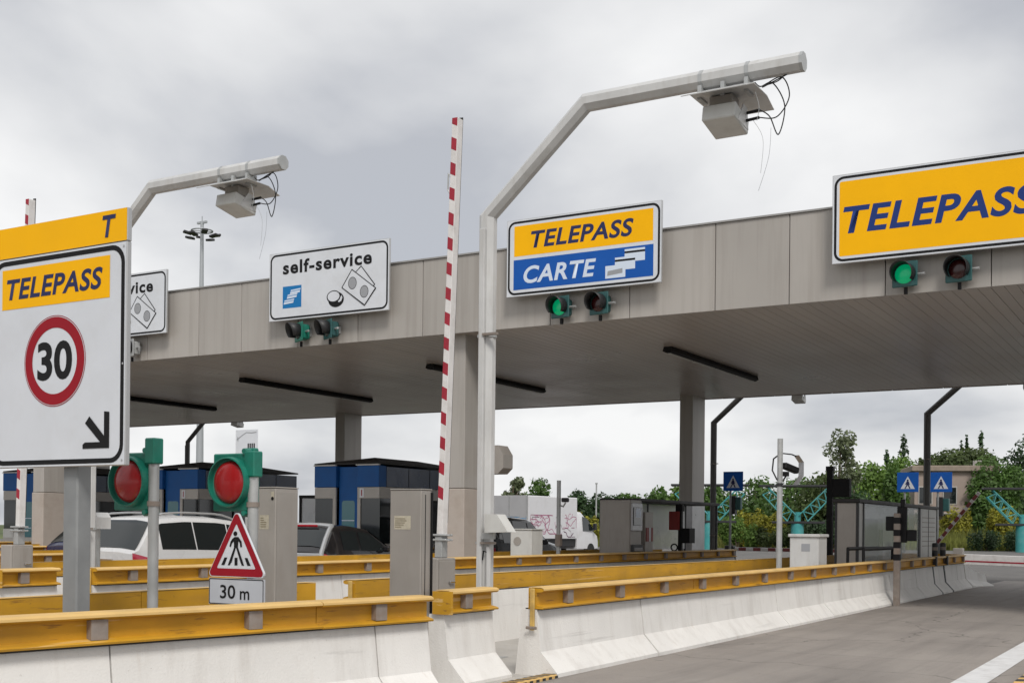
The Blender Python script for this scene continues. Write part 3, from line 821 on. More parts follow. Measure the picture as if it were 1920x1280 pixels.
# ------------------------------------------------ pedestrian warning triangle with distance plate
t = thing('warning_sign', 'red triangular pedestrian warning sign with a 30 m plate below', 'sign', (-6.79, 7.22, 0))
def tri(cx, zb, s, r):
    h = s * math.sqrt(3) / 2
    P = [(cx - s / 2, zb), (cx, zb + h), (cx + s / 2, zb)]
    cen = (cx, zb + h / 3)
    pts = []
    for (p, a0) in zip(P, (210, 90, -30)):
        d = Vector((cen[0] - p[0], cen[1] - p[1])).normalized()
        c = Vector(p) + d * (r * 2)
        for i in range(6):
            a = R(a0 + 60 - 120 * i / 5)
            pts.append((c.x + r * math.cos(a), c.y + r * math.sin(a)))
    return pts
zb = 1.035
o_ = tri(0, zb, .63, .03); i1 = tri(0, zb + .006, .612, .028); i2 = tri(0, zb + .068, .42, .008)
MB().prism([(p[0], p[1]) for p in o_[::-1]], 0, .02).build('board', 'sign_white', t)
MB().ring(i1, i2, -.002).build('red_border', 'sign_red', t)
fx, fz = -.0, zb + .095
m = MB(); m.flat(circ(fx - .008, fz + .232, .017, 16), -.003)
m.flat([(fx - .012, fz + .208), (fx + .018, fz + .208), (fx + .045, fz + .175), (fx + .05, fz + .135), (fx + .035, fz + .133), (fx + .030, fz + .165), (fx + .018, fz + .178), (fx + .016, fz + .13),
        (fx - .018, fz + .13), (fx - .02, fz + .175), (fx - .036, fz + .16), (fx - .044, fz + .133), (fx - .057, fz + .14), (fx - .048, fz + .172), (fx - .032, fz + .195)], -.003)
m.flat([(fx - .018, fz + .1305), (fx - .002, fz + .1305), (fx - .038, fz + .018), (fx - .06, fz + .022)], -.003)
m.flat([(fx - .001, fz + .1305), (fx + .016, fz + .1305), (fx + .06, fz + .022), (fx + .04, fz + .018)], -.003)
for i, p in enumerate(m.v): m.v[i] = (fx + (p[0] - fx) * 1.28, p[1], fz + (p[2] - fz) * 1.1)
m.build('walking_figure', 'black', t)
for i, (a, b) in enumerate(((-.16, -.125), (-.09, -.065), (-.016, .016), (.062, .088), (.122, .157))):
    sx = -a * .22
    MB().flat([(a, fz), (a + (.035 if a < 0 else -.0) * (1 if i in (0, 1) else 0) - (.03 if i in (3, 4) else 0), fz + .062), (b + (.03 if i in (0, 1) else 0) - (.035 if i in (3, 4) else 0), fz + .062), (b, fz)], -.0028).build('zebra_stripe', 'black', t)
MB().prism([(-.295, zb - .225), (-.295, zb - .012), (.295, zb - .012), (.295, zb - .225)][::-1], .0, .018).build('distance_plate', 'sign_plate', t)
MB().ring(rrect(0, zb - .1185, .585, .208, .012), rrect(0, zb - .1185, .570, .193, .01), -.0015).build('plate_edge', 'black', t)
lettering(t, '30', -.17, -.005, zb - .175, zb - .065, -.003, 'black', 0, .012, name='plate_number')
lettering(t, 'm', .045, .145, zb - .178, zb - .108, -.003, 'black', 0, .012, name='plate_unit')
for sx in (-.07, .09):
    MB().box(sx - .022, sx + .022, .019, .035, zb - .28, zb - .2).build('strap', 'sign_white', t)
MB().box(.06, .14, .02, .06, zb + .1, zb + .14).build('clamp', 'galv', t)

# ================================================================== LANE CABINETS
def tall_cabinet(x0, x1, y0, y1, h, label, door=False):
    t = thing('equipment_cabinet', label, 'cabinet', ((x0 + x1) / 2, (y0 + y1) / 2, 0), 0, 'tall grey equipment cabinets')
    w, d = (x1 - x0) / 2, (y1 - y0) / 2
    MB().box(-w, w, -d, d, 0, h, .008).build('cabinet_body', 'cabinet', t)
    MB().box(-w - .004, w + .004, -d - .004, d + .004, h + .001, h + .012, .004).build('cabinet_lid', 'cabinet', t)
    MB().flat(rect(-w + .05, w * .35, h - .36, h - .235), -d - .002).build('information_label', 'label_paper', t)
    m = MB()
    for i in range(5):
        m.flat(rect(-w + .06, -w + .06 + random.uniform(.4, .9) * (w * 1.2 - .06), h - .34 + i * .019, h - .334 + i * .019), -d - .004)
    m.build('label_print', 'label_print', t)
    if door:
        MB().box(w, w + .004, -d * .35, -d * .35 + .014, .02, h - .04).build('door_seam', 'black', t)
        MB().box(w, w + .012, d - .02, d + .006, .02, h - .02).build('door_edge', 'black', t)
        MB().box(w + .001, w + .008, -d + .01, -d * .38, .03, h - .03, .003).build('door_leaf', 'cabinet', t)
    else:
        MB().flat(rect(w * .55, w * .85, h - .1, h - .03), -d - .002).build('lock_plate', 'label_paper', t)
        MB().flat(circ(w * .7, h - .09, .016, 12), -d - .004).build('lock', 'black', t)
        MB().box(w + .001, w + .005, -d + .015, d - .015, .03, h - .03, .002).build('door_leaf', 'cabinet', t)
    return t
tall_cabinet(-7.30, -7.07, 8.0, 8.30, 1.78, 'tall grey metal cabinet just right of the pedestrian warning triangle')
tall_cabinet(-6.57, -6.22, 9.0, 9.17, 1.79, 'tall grey metal cabinet with dark door seams beside the raised boom', True)

# ================================================================== RAISED BOOMS
def raised_boom(x, y, L, label, lean=R(1.9), group='raised booms by the entry lanes'):
    t = thing('lane_boom', label, 'boom barrier', (x, y, 0), 0, group)
    MB().box(-.17, .05, -.18, .17, 0, 1.13, .01).build('drive_box', 'cabinet', t)
    MB().box(.051, .058, -.15, .14, .1, 1.1, .003).build('drive_door', 'cabinet', t)
    MB().box(.059, .085, .02, .12, .86, .885, .006).build('door_handle', 'chrome', t)
    MB().box(-.07, .02, -.06, .06, 1.131, 1.36, .008).build('boom_hinge', 'galv', t)
    for z in (1.31, 1.36):
        MB().box(-.12, .075, -.075, .075, z, z + .022, .006).build('hinge_clamp', 'galv', t)
        MB().tube([(.075, -.05, z + .011), (.12, -.05, z + .011)], .012, 8).build('clamp_bolt', 'chrome', t)
    M = Matrix.Translation((-.03, 0, 1.38)) @ Matrix.Rotation(lean, 4, 'Y')
    MB().box(-.036, .036, -.03, .07, 0, L, .004, M).build('boom_arm', 'boom_white', t)
    MB().box(-.02, .03, .071, .085, .12, L + .03, .003, M).build('rubber_edge', 'rubber', t)
    z = .36
    i = 0
    while z < L - .02:
        h = .125 + .0 * i
        m = MB().add([M @ Vector(p) for p in ((-.034, -.0315, z + .03), (.032, -.0315, z), (.032, -.0315, min(L, z + h)), (-.034, -.0315, min(L, z + h + .03)))], [(0, 1, 2, 3)])
        m.add([M @ Vector(p) for p in ((-.0375, -.028, z + .03), (-.0375, .065, z + .03), (-.0375, .065, min(L, z + h + .03)), (-.0375, -.028, min(L, z + h + .03)))], [(0, 1, 2, 3)])
        m.build('red_stripe', 'boom_red', t); z += .262; i += 1
    MB().tube([M @ Vector((-.04, -.01, L * .86)), M @ Vector((-.07, -.01, L * .87)), M @ Vector((-.07, -.01, L * .83)), M @ Vector((-.04, -.01, L * .82))], .008, 6).build('hook', 'galv', t)
    return t
b1 = raised_boom(-7.04, 10.6, 4.38, 'raised red and white boom with grey drive box beside the tall pole')
b2 = copy_tree(b1, (-13.86, 10.6, .03), None, 'raised red and white boom mostly hidden behind the big lane sign')

# ================================================================== ANTENNA GANTRIES
def gantry(x, y, label, group, h1=4.88, run=1.2, h2=5.94, reach=2.30, mt='pole_white', detail=True, z0=0.0):
    t = thing('antenna_gantry', label, 'gantry', (x, y, z0), 0, group)
    r = .094
    o = MB().tube([(0, 0, 0), (0, 0, h1), (run, 0, h2), (run + reach, 0, h2)], r, 8, rot=R(22.5)).build('bent_pole', mt, t)
    MB().tube([(run + reach - .001, 0, h2), (run + reach + .03, 0, h2)], r * 1.01, 8, rot=R(22.5)).build('end_cap', 'galv', t)
    MB().box(-.2, .2, -.2, .2, 0, .03, .008).build('base_plate', 'galv', t)
    MB().box(-.035, .03, -r - .035, -r + .005, .1, h1 - .15, .006).build('cable_cover', mt, t)
    if detail:
        MB().tube([(.10, -.09, .05), (.10, -.09, 1.25)], .03, 8).build('conduit', mt, t, True)
        MB().tube([(.10, -.1, 1.18), (.06, -.13, 1.2), (.05, -.13, 1.1)], .008, 6).build('conduit_clip', 'black', t)
    for z in (1.27, 3.55):
        MB().tube([(0, 0, z), (0, 0, z + .03)], r * 1.16, 12).build('pole_band', 'galv', t)
        MB().box(.02, .2, -r - .05, -r + .0, z + .005, z + .03).build('band_lug', 'bracket_grey', t)
    # antenna unit hanging from the arm
    u = bpy.data.objects.new('antenna_unit', None)
    cx = run + 1.54
    MBx = MB()
    for sx in (-.24, .0, .24):
        MBx.box(cx + sx - .02, cx + sx + .02, -.09, .09, h2 - r - .12, h2 - r + .02)
    MBx.box(cx - .27, cx + .27, -.07, .07, h2 - r - .05, h2 - r - .035)
    MBx.build('mounting_bracket', 'galv', t)
    for sx in (-.24, .24):
        MB().tube([(cx + sx, 0, h2 - .02), (cx + sx, 0, h2 + .0)], r * .0 + .001, 6)
        MB().tube([(cx + sx - .02, 0, h2), (cx + sx + .02, 0, h2)], r * 1.06, 8, rot=R(22.5)).build('arm_clamp', 'galv', t)
    zt = h2 - r - .10
    tr = MB()
    prof = [(-.42, -.09), (-.20, .0), (.20, .0), (.42, -.07)]       # (y,z) bent rain tray
    v = []
    for xx in (cx - .30, cx + .36):
        for (yy, zz) in prof: v.append((xx, yy, zt + zz))
    tr.add(v, [(0, 1, 5, 4), (1, 2, 6, 5), (2, 3, 7, 6)])
    ob = tr.build('rain_tray', 'pole_white', t)
    md = ob.modifiers.new('s', 'SOLIDIFY'); md.thickness = .008
    M = Matrix.Translation((cx + .02, -.02, zt - .25)) @ Matrix.Rotation(R(-11), 4, 'X')
    ob = MB().box(-.18, .16, -.2, .2, -.08, .075, .01, M).build('antenna_box', 'cabinet_light', t)
    MB().box(cx - .14, cx + .1, -.08, .12, zt - .22, zt - .012, .006).build('yoke', 'cabinet', t)
    MB().prism([(-.14, -.30), (.16, -.32), (.12, -.12), (.02, -.1)], cx + .172, cx + .185, 'x', Matrix.Translation((0, 0, zt))).build('side_plate', 'pole_white', t)
    if detail:
        for dz in (0, .08):
            MB().tube([M @ Vector((.17, .1, .02 + dz)), M @ Vector((.30, .1, .03 + dz))], .016, 8).build('cable_plug', 'black', t, True)
        p0 = M @ Vector((.30, .1, .03)); p1 = M @ Vector((.30, .1, .11))
        def cable(pts, r_=.0065, name='cable', mt='rubber'):
            # smooth Catmull-Rom
            P = [Vector(p) for p in pts]; o = []
            Q = [P[0]] + P + [P[-1]]
            for i in range(len(P) - 1):
                for s_ in range(8):
                    tt = s_ / 8
                    a, b, c, d = Q[i], Q[i + 1], Q[i + 2], Q[i + 3]
                    o.append(.5 * ((2 * b) + (c - a) * tt + (2 * a - 5 * b + 4 * c - d) * tt * tt + (3 * b - a - 3 * c + d) * tt ** 3))
            o.append(P[-1])
            MB().tube(o, r_, 5).build(name, mt, t, True)
        cable([p0, p0 + Vector((.18, 0, -.02)), p0 + Vector((.30, 0, .16)), p0 + Vector((.22, 0, .36)), (cx + .38, 0, zt + .02), (cx + .62, 0, h2 - r)])
        cable([p1, p1 + Vector((.10, 0, -.08)), p1 + Vector((.19, 0, -.27)), p1 + Vector((.25, 0, .0)), p1 + Vector((.13, 0, .24)), (cx + .36, .0, zt + .03), (cx + .30, 0, h2 - r - .02)])
        cable([(cx + .36, 0, zt + .03), (cx + .52, 0, h2 - r - .05), (cx + .6, 0, h2 - r)], .006)
        cable([(cx + .34, -.1, zt - .05), (cx + .38, -.1, zt - .2), (cx + .36, -.1, zt - .33)], .003, 'wire', 'galv')
        cable([p0 + Vector((-.06, 0, -.02)), p0 + Vector((.04, 0, -.22)), p0 + Vector((.02, 0, -.55))], .002, 'wire', 'galv')
        cable([p0 + Vector((.12, 0, -.12)), p0 + Vector((.10, 0, -.4)), p0 + Vector((.0, 0, -.72))], .002, 'wire', 'sign_grey')
    return t
g1 = gantry(-6.95, 11.3, 'tall white angled gantry pole with an antenna box over the open lane', 'entry antenna gantries')
g2 = copy_tree(g1, (-13.72, 11.62, .1), None, 'angled gantry with an antenna box rising from behind the big lane sign')
g3 = gantry(-7.17, 36.0, 'dark angled gantry pole behind the glass shelter at the exit end', 'exit antenna gantries', mt='post_dark', detail=False)
g4 = copy_tree(g3, (-13.8, 36.3, 0), None, 'angled gantry pole beside the rear canopy column and blue sign')
g5 = copy_tree(g3, (-36.6, 36.0, 0), None, 'distant angled gantry pole seen between the big lane sign and a red signal')

# device fixed to the near gantry pole
t = thing('sensor_housing', 'light grey sloped sensor housing fixed to the tall white gantry pole', 'housing', (-6.95, 11.3, 0))
MB().prism([(.14, 1.40), (.14, 1.60), (.29, 1.60), (.43, 1.41)], -.24, -.06).build('housing_body', 'cabinet_light', t)
MB().box(.05, .2, -.165, -.11, 1.33, 1.40).build('housing_bracket', 'galv', t)

# ================================================================== TOLL BOOTHS
def toll_booth(x, y, label):
    """right face at x, front face at y"""
    t = thing('toll_booth', label, 'booth', (x, y, 0), 0, 'blue toll booths')
    Wd, Ln = 2.1, 4.2
    MB().box(-Wd, 0, .0, Ln, .02, 1.02, .01).build('lower_wall', 'booth_frame', t)
    MB().box(-Wd, -Wd + .72, -.02, Ln, 2.47, 3.02, .01).build('blue_band', 'booth_blue', t)
    MB().box(-.70, 0, -.02, .3, 2.47, 3.02, .01).build('blue_band', 'booth_blue', t)
    MB().box(-Wd + .73, -.71, .10, .6, .05, 3.0, .01).build('blue_door', 'booth_blue', t)
    MB().flat(rrect(-1.06, 1.55, .42, 1.15, .07), .097).build('door_window', 'glass_teal', t)
    for z in (1.3, 1.6):
        MB().box(-1.26, -.86, .085, .095, z, z + .02).build('door_bar', 'sign_pale', t)
    MB().box(-.30, .0, .31, Ln, 2.48, 3.0, .006).build('side_band', 'booth_navy', t)
    for i in range(1, 4):
        MB().box(.001, .006, .3 + i * .98, .315 + i * .98, 2.5, 2.99).build('band_joint', 'black', t)
    # window frames
    for (a, b) in ((-Wd, -Wd + .70), (-.70, 0.0)):
        MB().box(a, b, 0, .06, 2.18, 2.465, .006).build('window_head', 'booth_frame', t)
        inner = b if a < -1 else a
        MB().box(inner - (.1 if a < -1 else 0), inner + (0 if a < -1 else .1), 0, .06, 1.02, 2.18, .006).build('window_post', 'booth_frame', t)
        if a < -1:
            MB().box(a, b - .1, .03, .045, 1.03, 2.178).build('front_window', 'glass_dark', t)
            MB().box(a + .02, b - .2, -.012, -.002, 1.0, 1.28).build('notice_board', 'cabinet_light', t)
        else:
            MB().box(a + .1, b, .03, .045, 1.03, 2.178).build('front_window', 'glass_dark', t)
    MB().box(-.06, 0, .07, Ln, 2.18, 2.475, .006).build('side_head', 'booth_frame', t)
    for i in range(3):
        MB().box(-.05, -.035, .1 + i * 1.36, 1.42 + i * 1.36, 1.03, 2.178).build('side_window', 'glass_dark', t)
        MB().box(-.055, -.002, 1.425 + i * 1.36, 1.455 + i * 1.36, 1.03, 2.178).build('side_post', 'black', t)
    MB().box(-Wd + .02, -.07, Ln - .06, Ln, 1.03, 2.47).build('rear_wall', 'booth_navy', t)
    MB().box(-Wd + .02, -Wd + .04, .1, Ln - .1, 1.03, 2.47).build('far_wall', 'glass_dark', t)
    for (a, b) in ((-Wd - .01, -Wd + .72), (-.72, .01)):
        MB().box(a, b, -.05, .02, 3.022, 3.05).build('band_trim', 'cabinet_light', t)
    MB().box(-.62, -.48, -.012, -.002, 2.2, 2.44, .003).build('notice', 'sign_white', t)
    MB().flat(rect(-.565, -.535, 2.24, 2.40), -.014).build('notice_mark', 'sign_red', t)
    MB().box(-.80, -.77, .07, .098, 1.1, 1.3, .006).build('door_handle', 'chrome', t)
    for i in range(5):
        MB().box(-1.28, -.85, .09, .098, .32 + i * .06, .35 + i * .06).build('vent_slat', 'booth_navy', t)
    MB().box(-.5, -.12, .35, .7, 1.05, 1.5, .02).build('desk_monitor', 'black', t)
    rf = MB()
    a0, a1, b0, b1 = -Wd - .02, .03, .0, Ln + .03
    rf.add([(a0, b0, 3.052), (a1, b0, 3.052), (a1, b1, 3.052), (a0, b1, 3.052), (a0, b0, 3.09), (a1, b0, 3.09), (a1, b1, 3.09), (a0, b1, 3.09), (-Wd / 2, 1.2, 3.30), (-Wd / 2, Ln - 1.0, 3.30)],
           [(3, 2, 1, 0), (0, 1, 5, 4), (1, 2, 6, 5), (2, 3, 7, 6), (3, 0, 4, 7), (4, 5, 8), (5, 6, 9, 8), (6, 7, 9), (7, 4, 8, 9)])
    rf.build('roof', 'roof_black', t)
    return t
tb = toll_booth(-18.3, 24.6, 'blue toll booth with black roof behind the tall cabinets, right of the others')
tb2 = copy_tree(tb, (-24.6, 24.6, 0), None, 'blue toll booth with black roof behind the red signals and the white car')
tb3 = copy_tree(tb, (-30.9, 24.6, 0), None, 'blue toll booth at the far left, seen below the big lane sign')

# ================================================================== SECOND ISLAND EQUIPMENT
t = thing('cash_kiosk', 'small grey glazed kiosk between the two blue toll booths', 'kiosk', (-26.0, 31.6, 0))
MB().box(-.9, .9, 0, 1.4, 0, 1.1, .01).build('kiosk_base', 'booth_frame', t)
for xx in (-.88, -.1, .8):
    MB().box(xx, xx + .08, .0, .08, 1.1, 2.4).build('kiosk_post', 'black_paint', t)
MB().box(-.9, .9, 0, 1.4, 2.4, 2.5, .01).build('kiosk_roof', 'black_paint', t)
MB().box(-.8, -.1, .03, .045, 1.1, 2.4).build('kiosk_pane', 'glass_haze', t)
MB().box(-.02, .8, .03, .045, 1.1, 2.4).build('kiosk_pane', 'glass_haze', t)
t = thing('control_box', 'small light grey box with a round cover on the second island', 'box', (-12.72, 22.2, 0))
MB().box(-.3, .22, 0, .5, 0, 1.42, .012).build('box_body', 'cabinet_light', t)
MB().tube([(-.12, -.012, 1.18), (-.12, .0, 1.18)], .09, 18).build('round_cover', 'cabinet', t)
MB().box(-.32, .24, -.02, .52, 1.421, 1.445, .006).build('box_lid', 'cabinet_light', t)
def camera_post(x, y, h, label, group=None):
    t = thing('camera_post', label, 'pole', (x, y, 0), 0, group)
    MB().tube([(0, 0, 0), (0, 0, h)], .05, 8).build('pole', 'galv', t)
    return t
t = camera_post(-13.0, 24.35, 2.56, 'thin dark pole with a small camera in front of the white truck')
MB().box(-.05, .08, -.08, .05, 1.05, 1.32, .01).build('junction_box', 'bracket_grey', t)
MB().tube([(.0, -.02, 2.0), (.14, -.04, 1.96), (.2, -.04, 2.05)], .018, 6).build('camera_arm', 'galv', t)
MB().box(.12, .28, -.12, .0, 2.06, 2.16, .02).build('camera', 'black_paint', t)
t = thing('payment_machine', 'tall grey payment machine with two screens on its side', 'payment machine', (-12.74, 26.85, 0))
MB().box(-.44, .40, 0, .66, 0.1, 2.18, .015).build('machine_body', 'cabinet', t)
MB().box(.401, .44, .02, .64, 1.42, 2.1, .01).build('upper_console', 'steel_clad', t)
MB().box(.441, .455, .08, .58, 1.55, 2.0, .006).build('upper_screen', 'glass_dark', t)
MB().box(.456, .459, .2, .5, 1.75, 1.97).build('notice', 'sign_pale', t)
MB().box(.401, .47, .02, .64, .5, 1.08, .01).build('lower_console', 'black_paint', t)
MB().box(.471, .478, .08, .58, .7, 1.0, .004).build('lower_screen', 'glass_dark', t)
MB().box(-.42, .38, -.012, -.002, .15, 2.12, .004).build('door', 'cabinet', t)
# glass shelter with reader, second island
t = thing('equipment_shelter', 'open black-roofed shelter between the payment machine and the rear column', 'shelter', (-12.55, 27.7, 0), 0, 'equipment shelters')
MB().box(-1.0, .1, -.1, 5.6, 2.16, 2.24, .01).build('roof', 'roof_black', t)
for yy in (.0, 2.7, 5.45):
    for xx in (-.95, .02):
        MB().box(xx, xx + .05, yy, yy + .06, 0, 2.158).build('post', 'black_paint', t)
MB().box(-.94, -.92, .07, 2.69, .9, 2.15).build('glass_pane', 'glass_haze', t)
MB().box(-.94, -.92, 2.77, 5.44, .9, 2.15).build('glass_pane', 'glass_haze', t)
t = thing('card_reader', 'grey and red card reader under the second island shelter', 'card reader', (-12.62, 28.1, 0))
MB().box(-.2, .12, 0, .5, 0, 1.9, .012).build('reader_body', 'cabinet', t)
MB().box(.121, .14, .04, .46, 1.15, 1.5).build('reader_panel', 'red_box', t)
MB().box(.141, .145, .2, .3, 1.15, 1.5).build('reader_stripe', 'sign_white', t)
t = thing('lane_signal_post', 'black lane signal post under the second island shelter', 'traffic light', (-12.4, 30.2, 0))
MB().box(-.05, .05, -.05, .05, 0, 2.1).build('post', 'black', t)
MB().box(-.3, .0, -.1, .1, 1.45, 1.95, .01).build('signal_head', 'red_box', t)
MB().box(.051, .3, -.1, .3, 1.1, 1.5, .01).build('signal_box', 'black', t)
MB().box(-.12, .08, -.07, .07, 1.95, 2.14).build('signal_cap', 'black', t)
rg = MB(); rg.tube([(-.15 + .09 * math.cos(R(a)), -.06, .98 + .09 * math.sin(R(a))) for a in range(0, 361, 24)], .02, 6); rg.build('ring', 'black', t, True)
MB().tube([(-.35, -.05, .95), (-.35, -.05, 1.06)], .0, 3)
MB().box(-.45, .4, -.08, -.05, .8, .83).build('guard_bar', 'black', t)
MB().box(.37, .4, -.08, -.05, .55, .83).build('guard_leg', 'black', t)

# ================================================================== NEAREST ISLAND EQUIPMENT
t = camera_post(-6.5, 20.3, 3.05, 'grey pole with a black camera and bent bracket on the nearest island')
MB().tube([(0, 0, 2.80), (.12, .28, 2.79), (.17, .40, 2.76)], .012, 6).build('bracket_arm', 'black', t)
Mb = Matrix.Rotation(R(-20), 4, 'Z')
mb = MB()
for (yy, z0, z1) in ((0, 0, 0),): pass
pts = [(.40, 2.78), (.52, 2.66), (.52, 2.42), (.38, 2.26), (.0, 2.24)]
v = []
for (u, z) in pts:
    for w in (-.06, .06): v.append(Vector((u * .45 + w * .9, u * .9 - w * .45, z)))
mb.add(v, [(2 * i, 2 * i + 1, 2 * i + 3, 2 * i + 2) for i in range(4)])
o = mb.build('bent_bracket', 'steel_clad', t); md = o.modifiers.new('s', 'SOLIDIFY'); md.thickness = .006
Mc = Matrix.Translation((.09, .12, 2.56)) @ Matrix.Rotation(R(-25), 4, 'Z') @ Matrix.Rotation(R(-14), 4, 'X')
MB().box(-.06, .06, -.1, .26, -.05, .06, .02, Mc).build('camera', 'black', t)
MB().tube([(0.02, .0, 2.8), (-.1, -.05, 2.7), (-.12, -.05, 2.5), (-.04, -.04, 2.34), (.04, .04, 2.32), (.1, .12, 2.45)], .014, 6).build('cable', 'rubber', t, True)
MB().tube([(0, 0, 2.22), (0, 0, 2.28)], .06, 8).build('pole_band', 'black_paint', t)
MB().box(.03, .12, .03, .14, 2.4, 2.48).build('camera_mount', 'black', t)
t = thing('roadside_cabinet', 'white control cabinet with a small vent beside the camera pole', 'cabinet', (-6.55, 21.9, 0))
MB().box(-.26, .28, 0, .55, 0, 1.34, .01).build('cabinet_body', 'pole_white', t)
MB().box(-.29, .31, -.03, .58, 1.341, 1.40, .012).build('cabinet_lid', 'pole_white', t)
MB().flat(rect(-.04, .12, 1.08, 1.22), -.003).build('vent', 'sign_grey', t)
t = thing('equipment_shelter', 'long glazed shelter with dark frame on the nearest island', 'shelter', (-6.4, 25.2, 0), 0, 'equipment shelters')
MB().box(-.52, .05, -.06, 8.3, 2.06, 2.14, .01).build('roof', 'roof_black', t)
for (a, b) in ((0, .05), (.42, .5), (6.0, 6.16), (8.15, 8.2)):
    for xx in (-.48, -.03):
        MB().box(xx, xx + .05, a, b, 0, 2.058).build('post', 'black_paint', t)
MB().box(-.01, .0, .06, .41, .02, 2.05).build('side_panel', 'cabinet_light', t)
MB().box(-.01, .0, .51, 5.99, .75, 2.05).build('glass_pane', 'glass_clear', t)
MB().box(-.012, .0, .51, 5.99, .02, .74).build('kick_panel', 'cabinet', t)
MB().box(-.01, .01, 6.17, 8.14, .02, 2.05).build('end_panel', 'cabinet_light', t)
for i in range(7):
    MB().box(.011, .015, 6.35, 7.95, 1.1 + i * .12, 1.115 + i * .12).build('panel_line', 'bracket_grey', t)
MB().box(.011, .016, 7.1, 7.15, .1, 2.04).build('panel_joint', 'black', t)
MB().box(-.43, -.04, .01, .03, .02, 2.05).build('front_panel', 'cabinet', t)
MB().box(-.475, -.46, .51, 5.99, .02, 2.05).build('glass_pane', 'glass_haze', t)
t = thing('ticket_column', 'grey ticket column seen through the nearest shelter glass', 'ticket machine', (-6.63, 27.2, 0))
MB().box(-.17, .17, 0, .5, 0, 1.75, .015).build('column_body', 'post_grey', t)
MB().box(.171, .185, .08, .42, 1.1, 1.5).build('screen', 'glass_dark', t)
t = thing('lane_signal_post', 'striped post with black signal heads at the foot of the open lane barrier', 'traffic light', (-5.36, 24.15, 0))
MB().box(-.06, .06, -.05, .05, 0, 1.82, .008).build('post', 'bracket_grey', t)
for i in range(4):
    MB().box(-.064, .064, -.054, .054, .9 + i * .24, 1.02 + i * .24).build('black_band', 'black', t)
MB().box(-.02, .16, .06, .16, 1.25, 1.95, .01).build('signal_head', 'black', t)
MB().box(-.24, -.0, .061, .16, 1.48, 1.76, .01).build('signal_head', 'black', t)
MB().box(.161, .34, .07, .18, 1.28, 1.5, .01).build('signal_head', 'black', t)
MB().box(.04, .12, .07, .14, 1.951, 2.1).build('signal_cap', 'black', t)
t = thing('handrail', 'low black tubular handrail on the nearest island before the shelter glass', 'guard rail', (-5.8, 24.4, 0))
MB().tube([(0, -1.1, .7), (0, -1.1, 1.12), (0, 1.3, 1.12), (0, 1.3, .7)], .03, 8).build('frame_bar', 'black', t)
MB().tube([(-.3, -1.1, .7), (-.3, -1.1, 1.12), (-.3, 1.3, 1.12)], .03, 8).build('frame_bar', 'black', t)
for i, yy in enumerate((30.4, 31.4)):
    t = thing('island_bollard', ['dark steel bollard at the exit end of the nearest island, left of two', 'dark steel bollard at the exit end of the nearest island, right of two'][i], 'bollard', (-5.85, yy, 0), 0, 'bollards at the island end')
    MB().tube([(0, 0, 0), (0, 0, 1.18), (0, 0, 1.2)], [.07, .07, .05], 12).build('post', 'black_paint', t)
    MB().tube([(0, 0, 1.02), (0, 0, 1.1)], .073, 12).build('band', 'bracket_grey', t)

# exit booms
t = thing('exit_boom', 'lowered white boom with a red stripe across the open lane', 'boom barrier', (-7.15, 41.0, 0))
MB().box(-.15, .15, -.15, .15, 0, .95, .012).build('drive_box', 'cabinet', t)
M = Matrix.Translation((.2, -.2, .60)) @ Matrix.Rotation(R(1.1), 4, 'Y')
MB().box(0, 5.2, -.04, .04, -.17, .17, .012, M).build('boom_arm', 'boom_white', t)
MB().box(.02, 5.15, -.046, -.041, -.075, -.03, 0, M).build('red_stripe', 'boom_red', t)
t = thing('exit_boom', 'dull red and white boom pointing up to the right behind the shelter', 'boom barrier', (-7.1, 37.2, 0))
MB().box(-.15, .15, -.15, .15, 0, 1.15, .012).build('drive_box', 'post_grey', t)
M = Matrix.Translation((.0, -.17, 1.1)) @ Matrix.Rotation(R(-52), 4, 'Y')
MB().box(0, 1.95, -.03, .03, -.05, .05, .008, M).build('boom_arm', 'boom_white', t)
for i in range(7):
    MB().box(.05 + i * .27, .22 + i * .27, -.033, -.031, -.048, .048, 0, M).build('red_stripe', 'boom_dull', t)
t = thing('exit_boom', 'lowered dark and white boom beyond the second island, below the blue sign', 'boom barrier', (-13.9, 38.2, 0))
MB().box(-.15, .15, -.15, .15, 0, .95, .012).build('drive_box', 'black_paint', t)
MB().box(.16, 4.4, -.03, .03, .78, .9, .01).build('boom_arm', 'boom_white', t)
for i in range(8):
    MB().box(.3 + i * .5, .55 + i * .5, -.034, -.031, .785, .895).build('dark_stripe', 'boom_dull', t)

# blue pedestrian crossing signs
def crossing_sign(x, y, z, label, rz=R(0), lamp=True):
    t = thing('crossing_sign', label, 'sign', (x, y, 0), rz, 'blue crossing signs')
    MB().tube([(-.1, .05, 0), (-.1, .05, z + .2)], .035, 10).build('pole', 'post_grey', t, True)
    MB().box(-.33, .33, 0, .02, z, z + .62, .004).build('board', 'sign_blue', t)
    MB().flat([(-.22, z + .1), (0, z + .5), (.22, z + .1)], -.002).build('white_triangle', 'sign_white', t)
    m = MB(); m.flat(circ(.0, z + .37, .03, 12), -.004)
    m.flat([(-.03, z + .34), (.03, z + .34), (.07, z + .22), (.03, z + .24), (.09, z + .11), (.05, z + .11), (0, z + .22), (-.06, z + .11), (-.1, z + .11), (-.03, z + .24), (-.08, z + .24)], -.004)
    m.build('walking_figure', 'sign_navy', t)
    if lamp:
        MB().box(-.16, .04, .09, .3, z - .75, z - .15, .015).build('signal_head', 'black_paint', t)
        MB().box(.041, .22, .1, .28, z - .6, z - .2, .015).build('signal_hood', 'teal_head', t)
    return t
crossing_sign(-13.32, 36.8, 2.72, 'blue pedestrian crossing sign right of the rear canopy column')
crossing_sign(-8.35, 39.0, 2.72, 'blue pedestrian crossing sign left of the dark exit gantry', lamp=False)
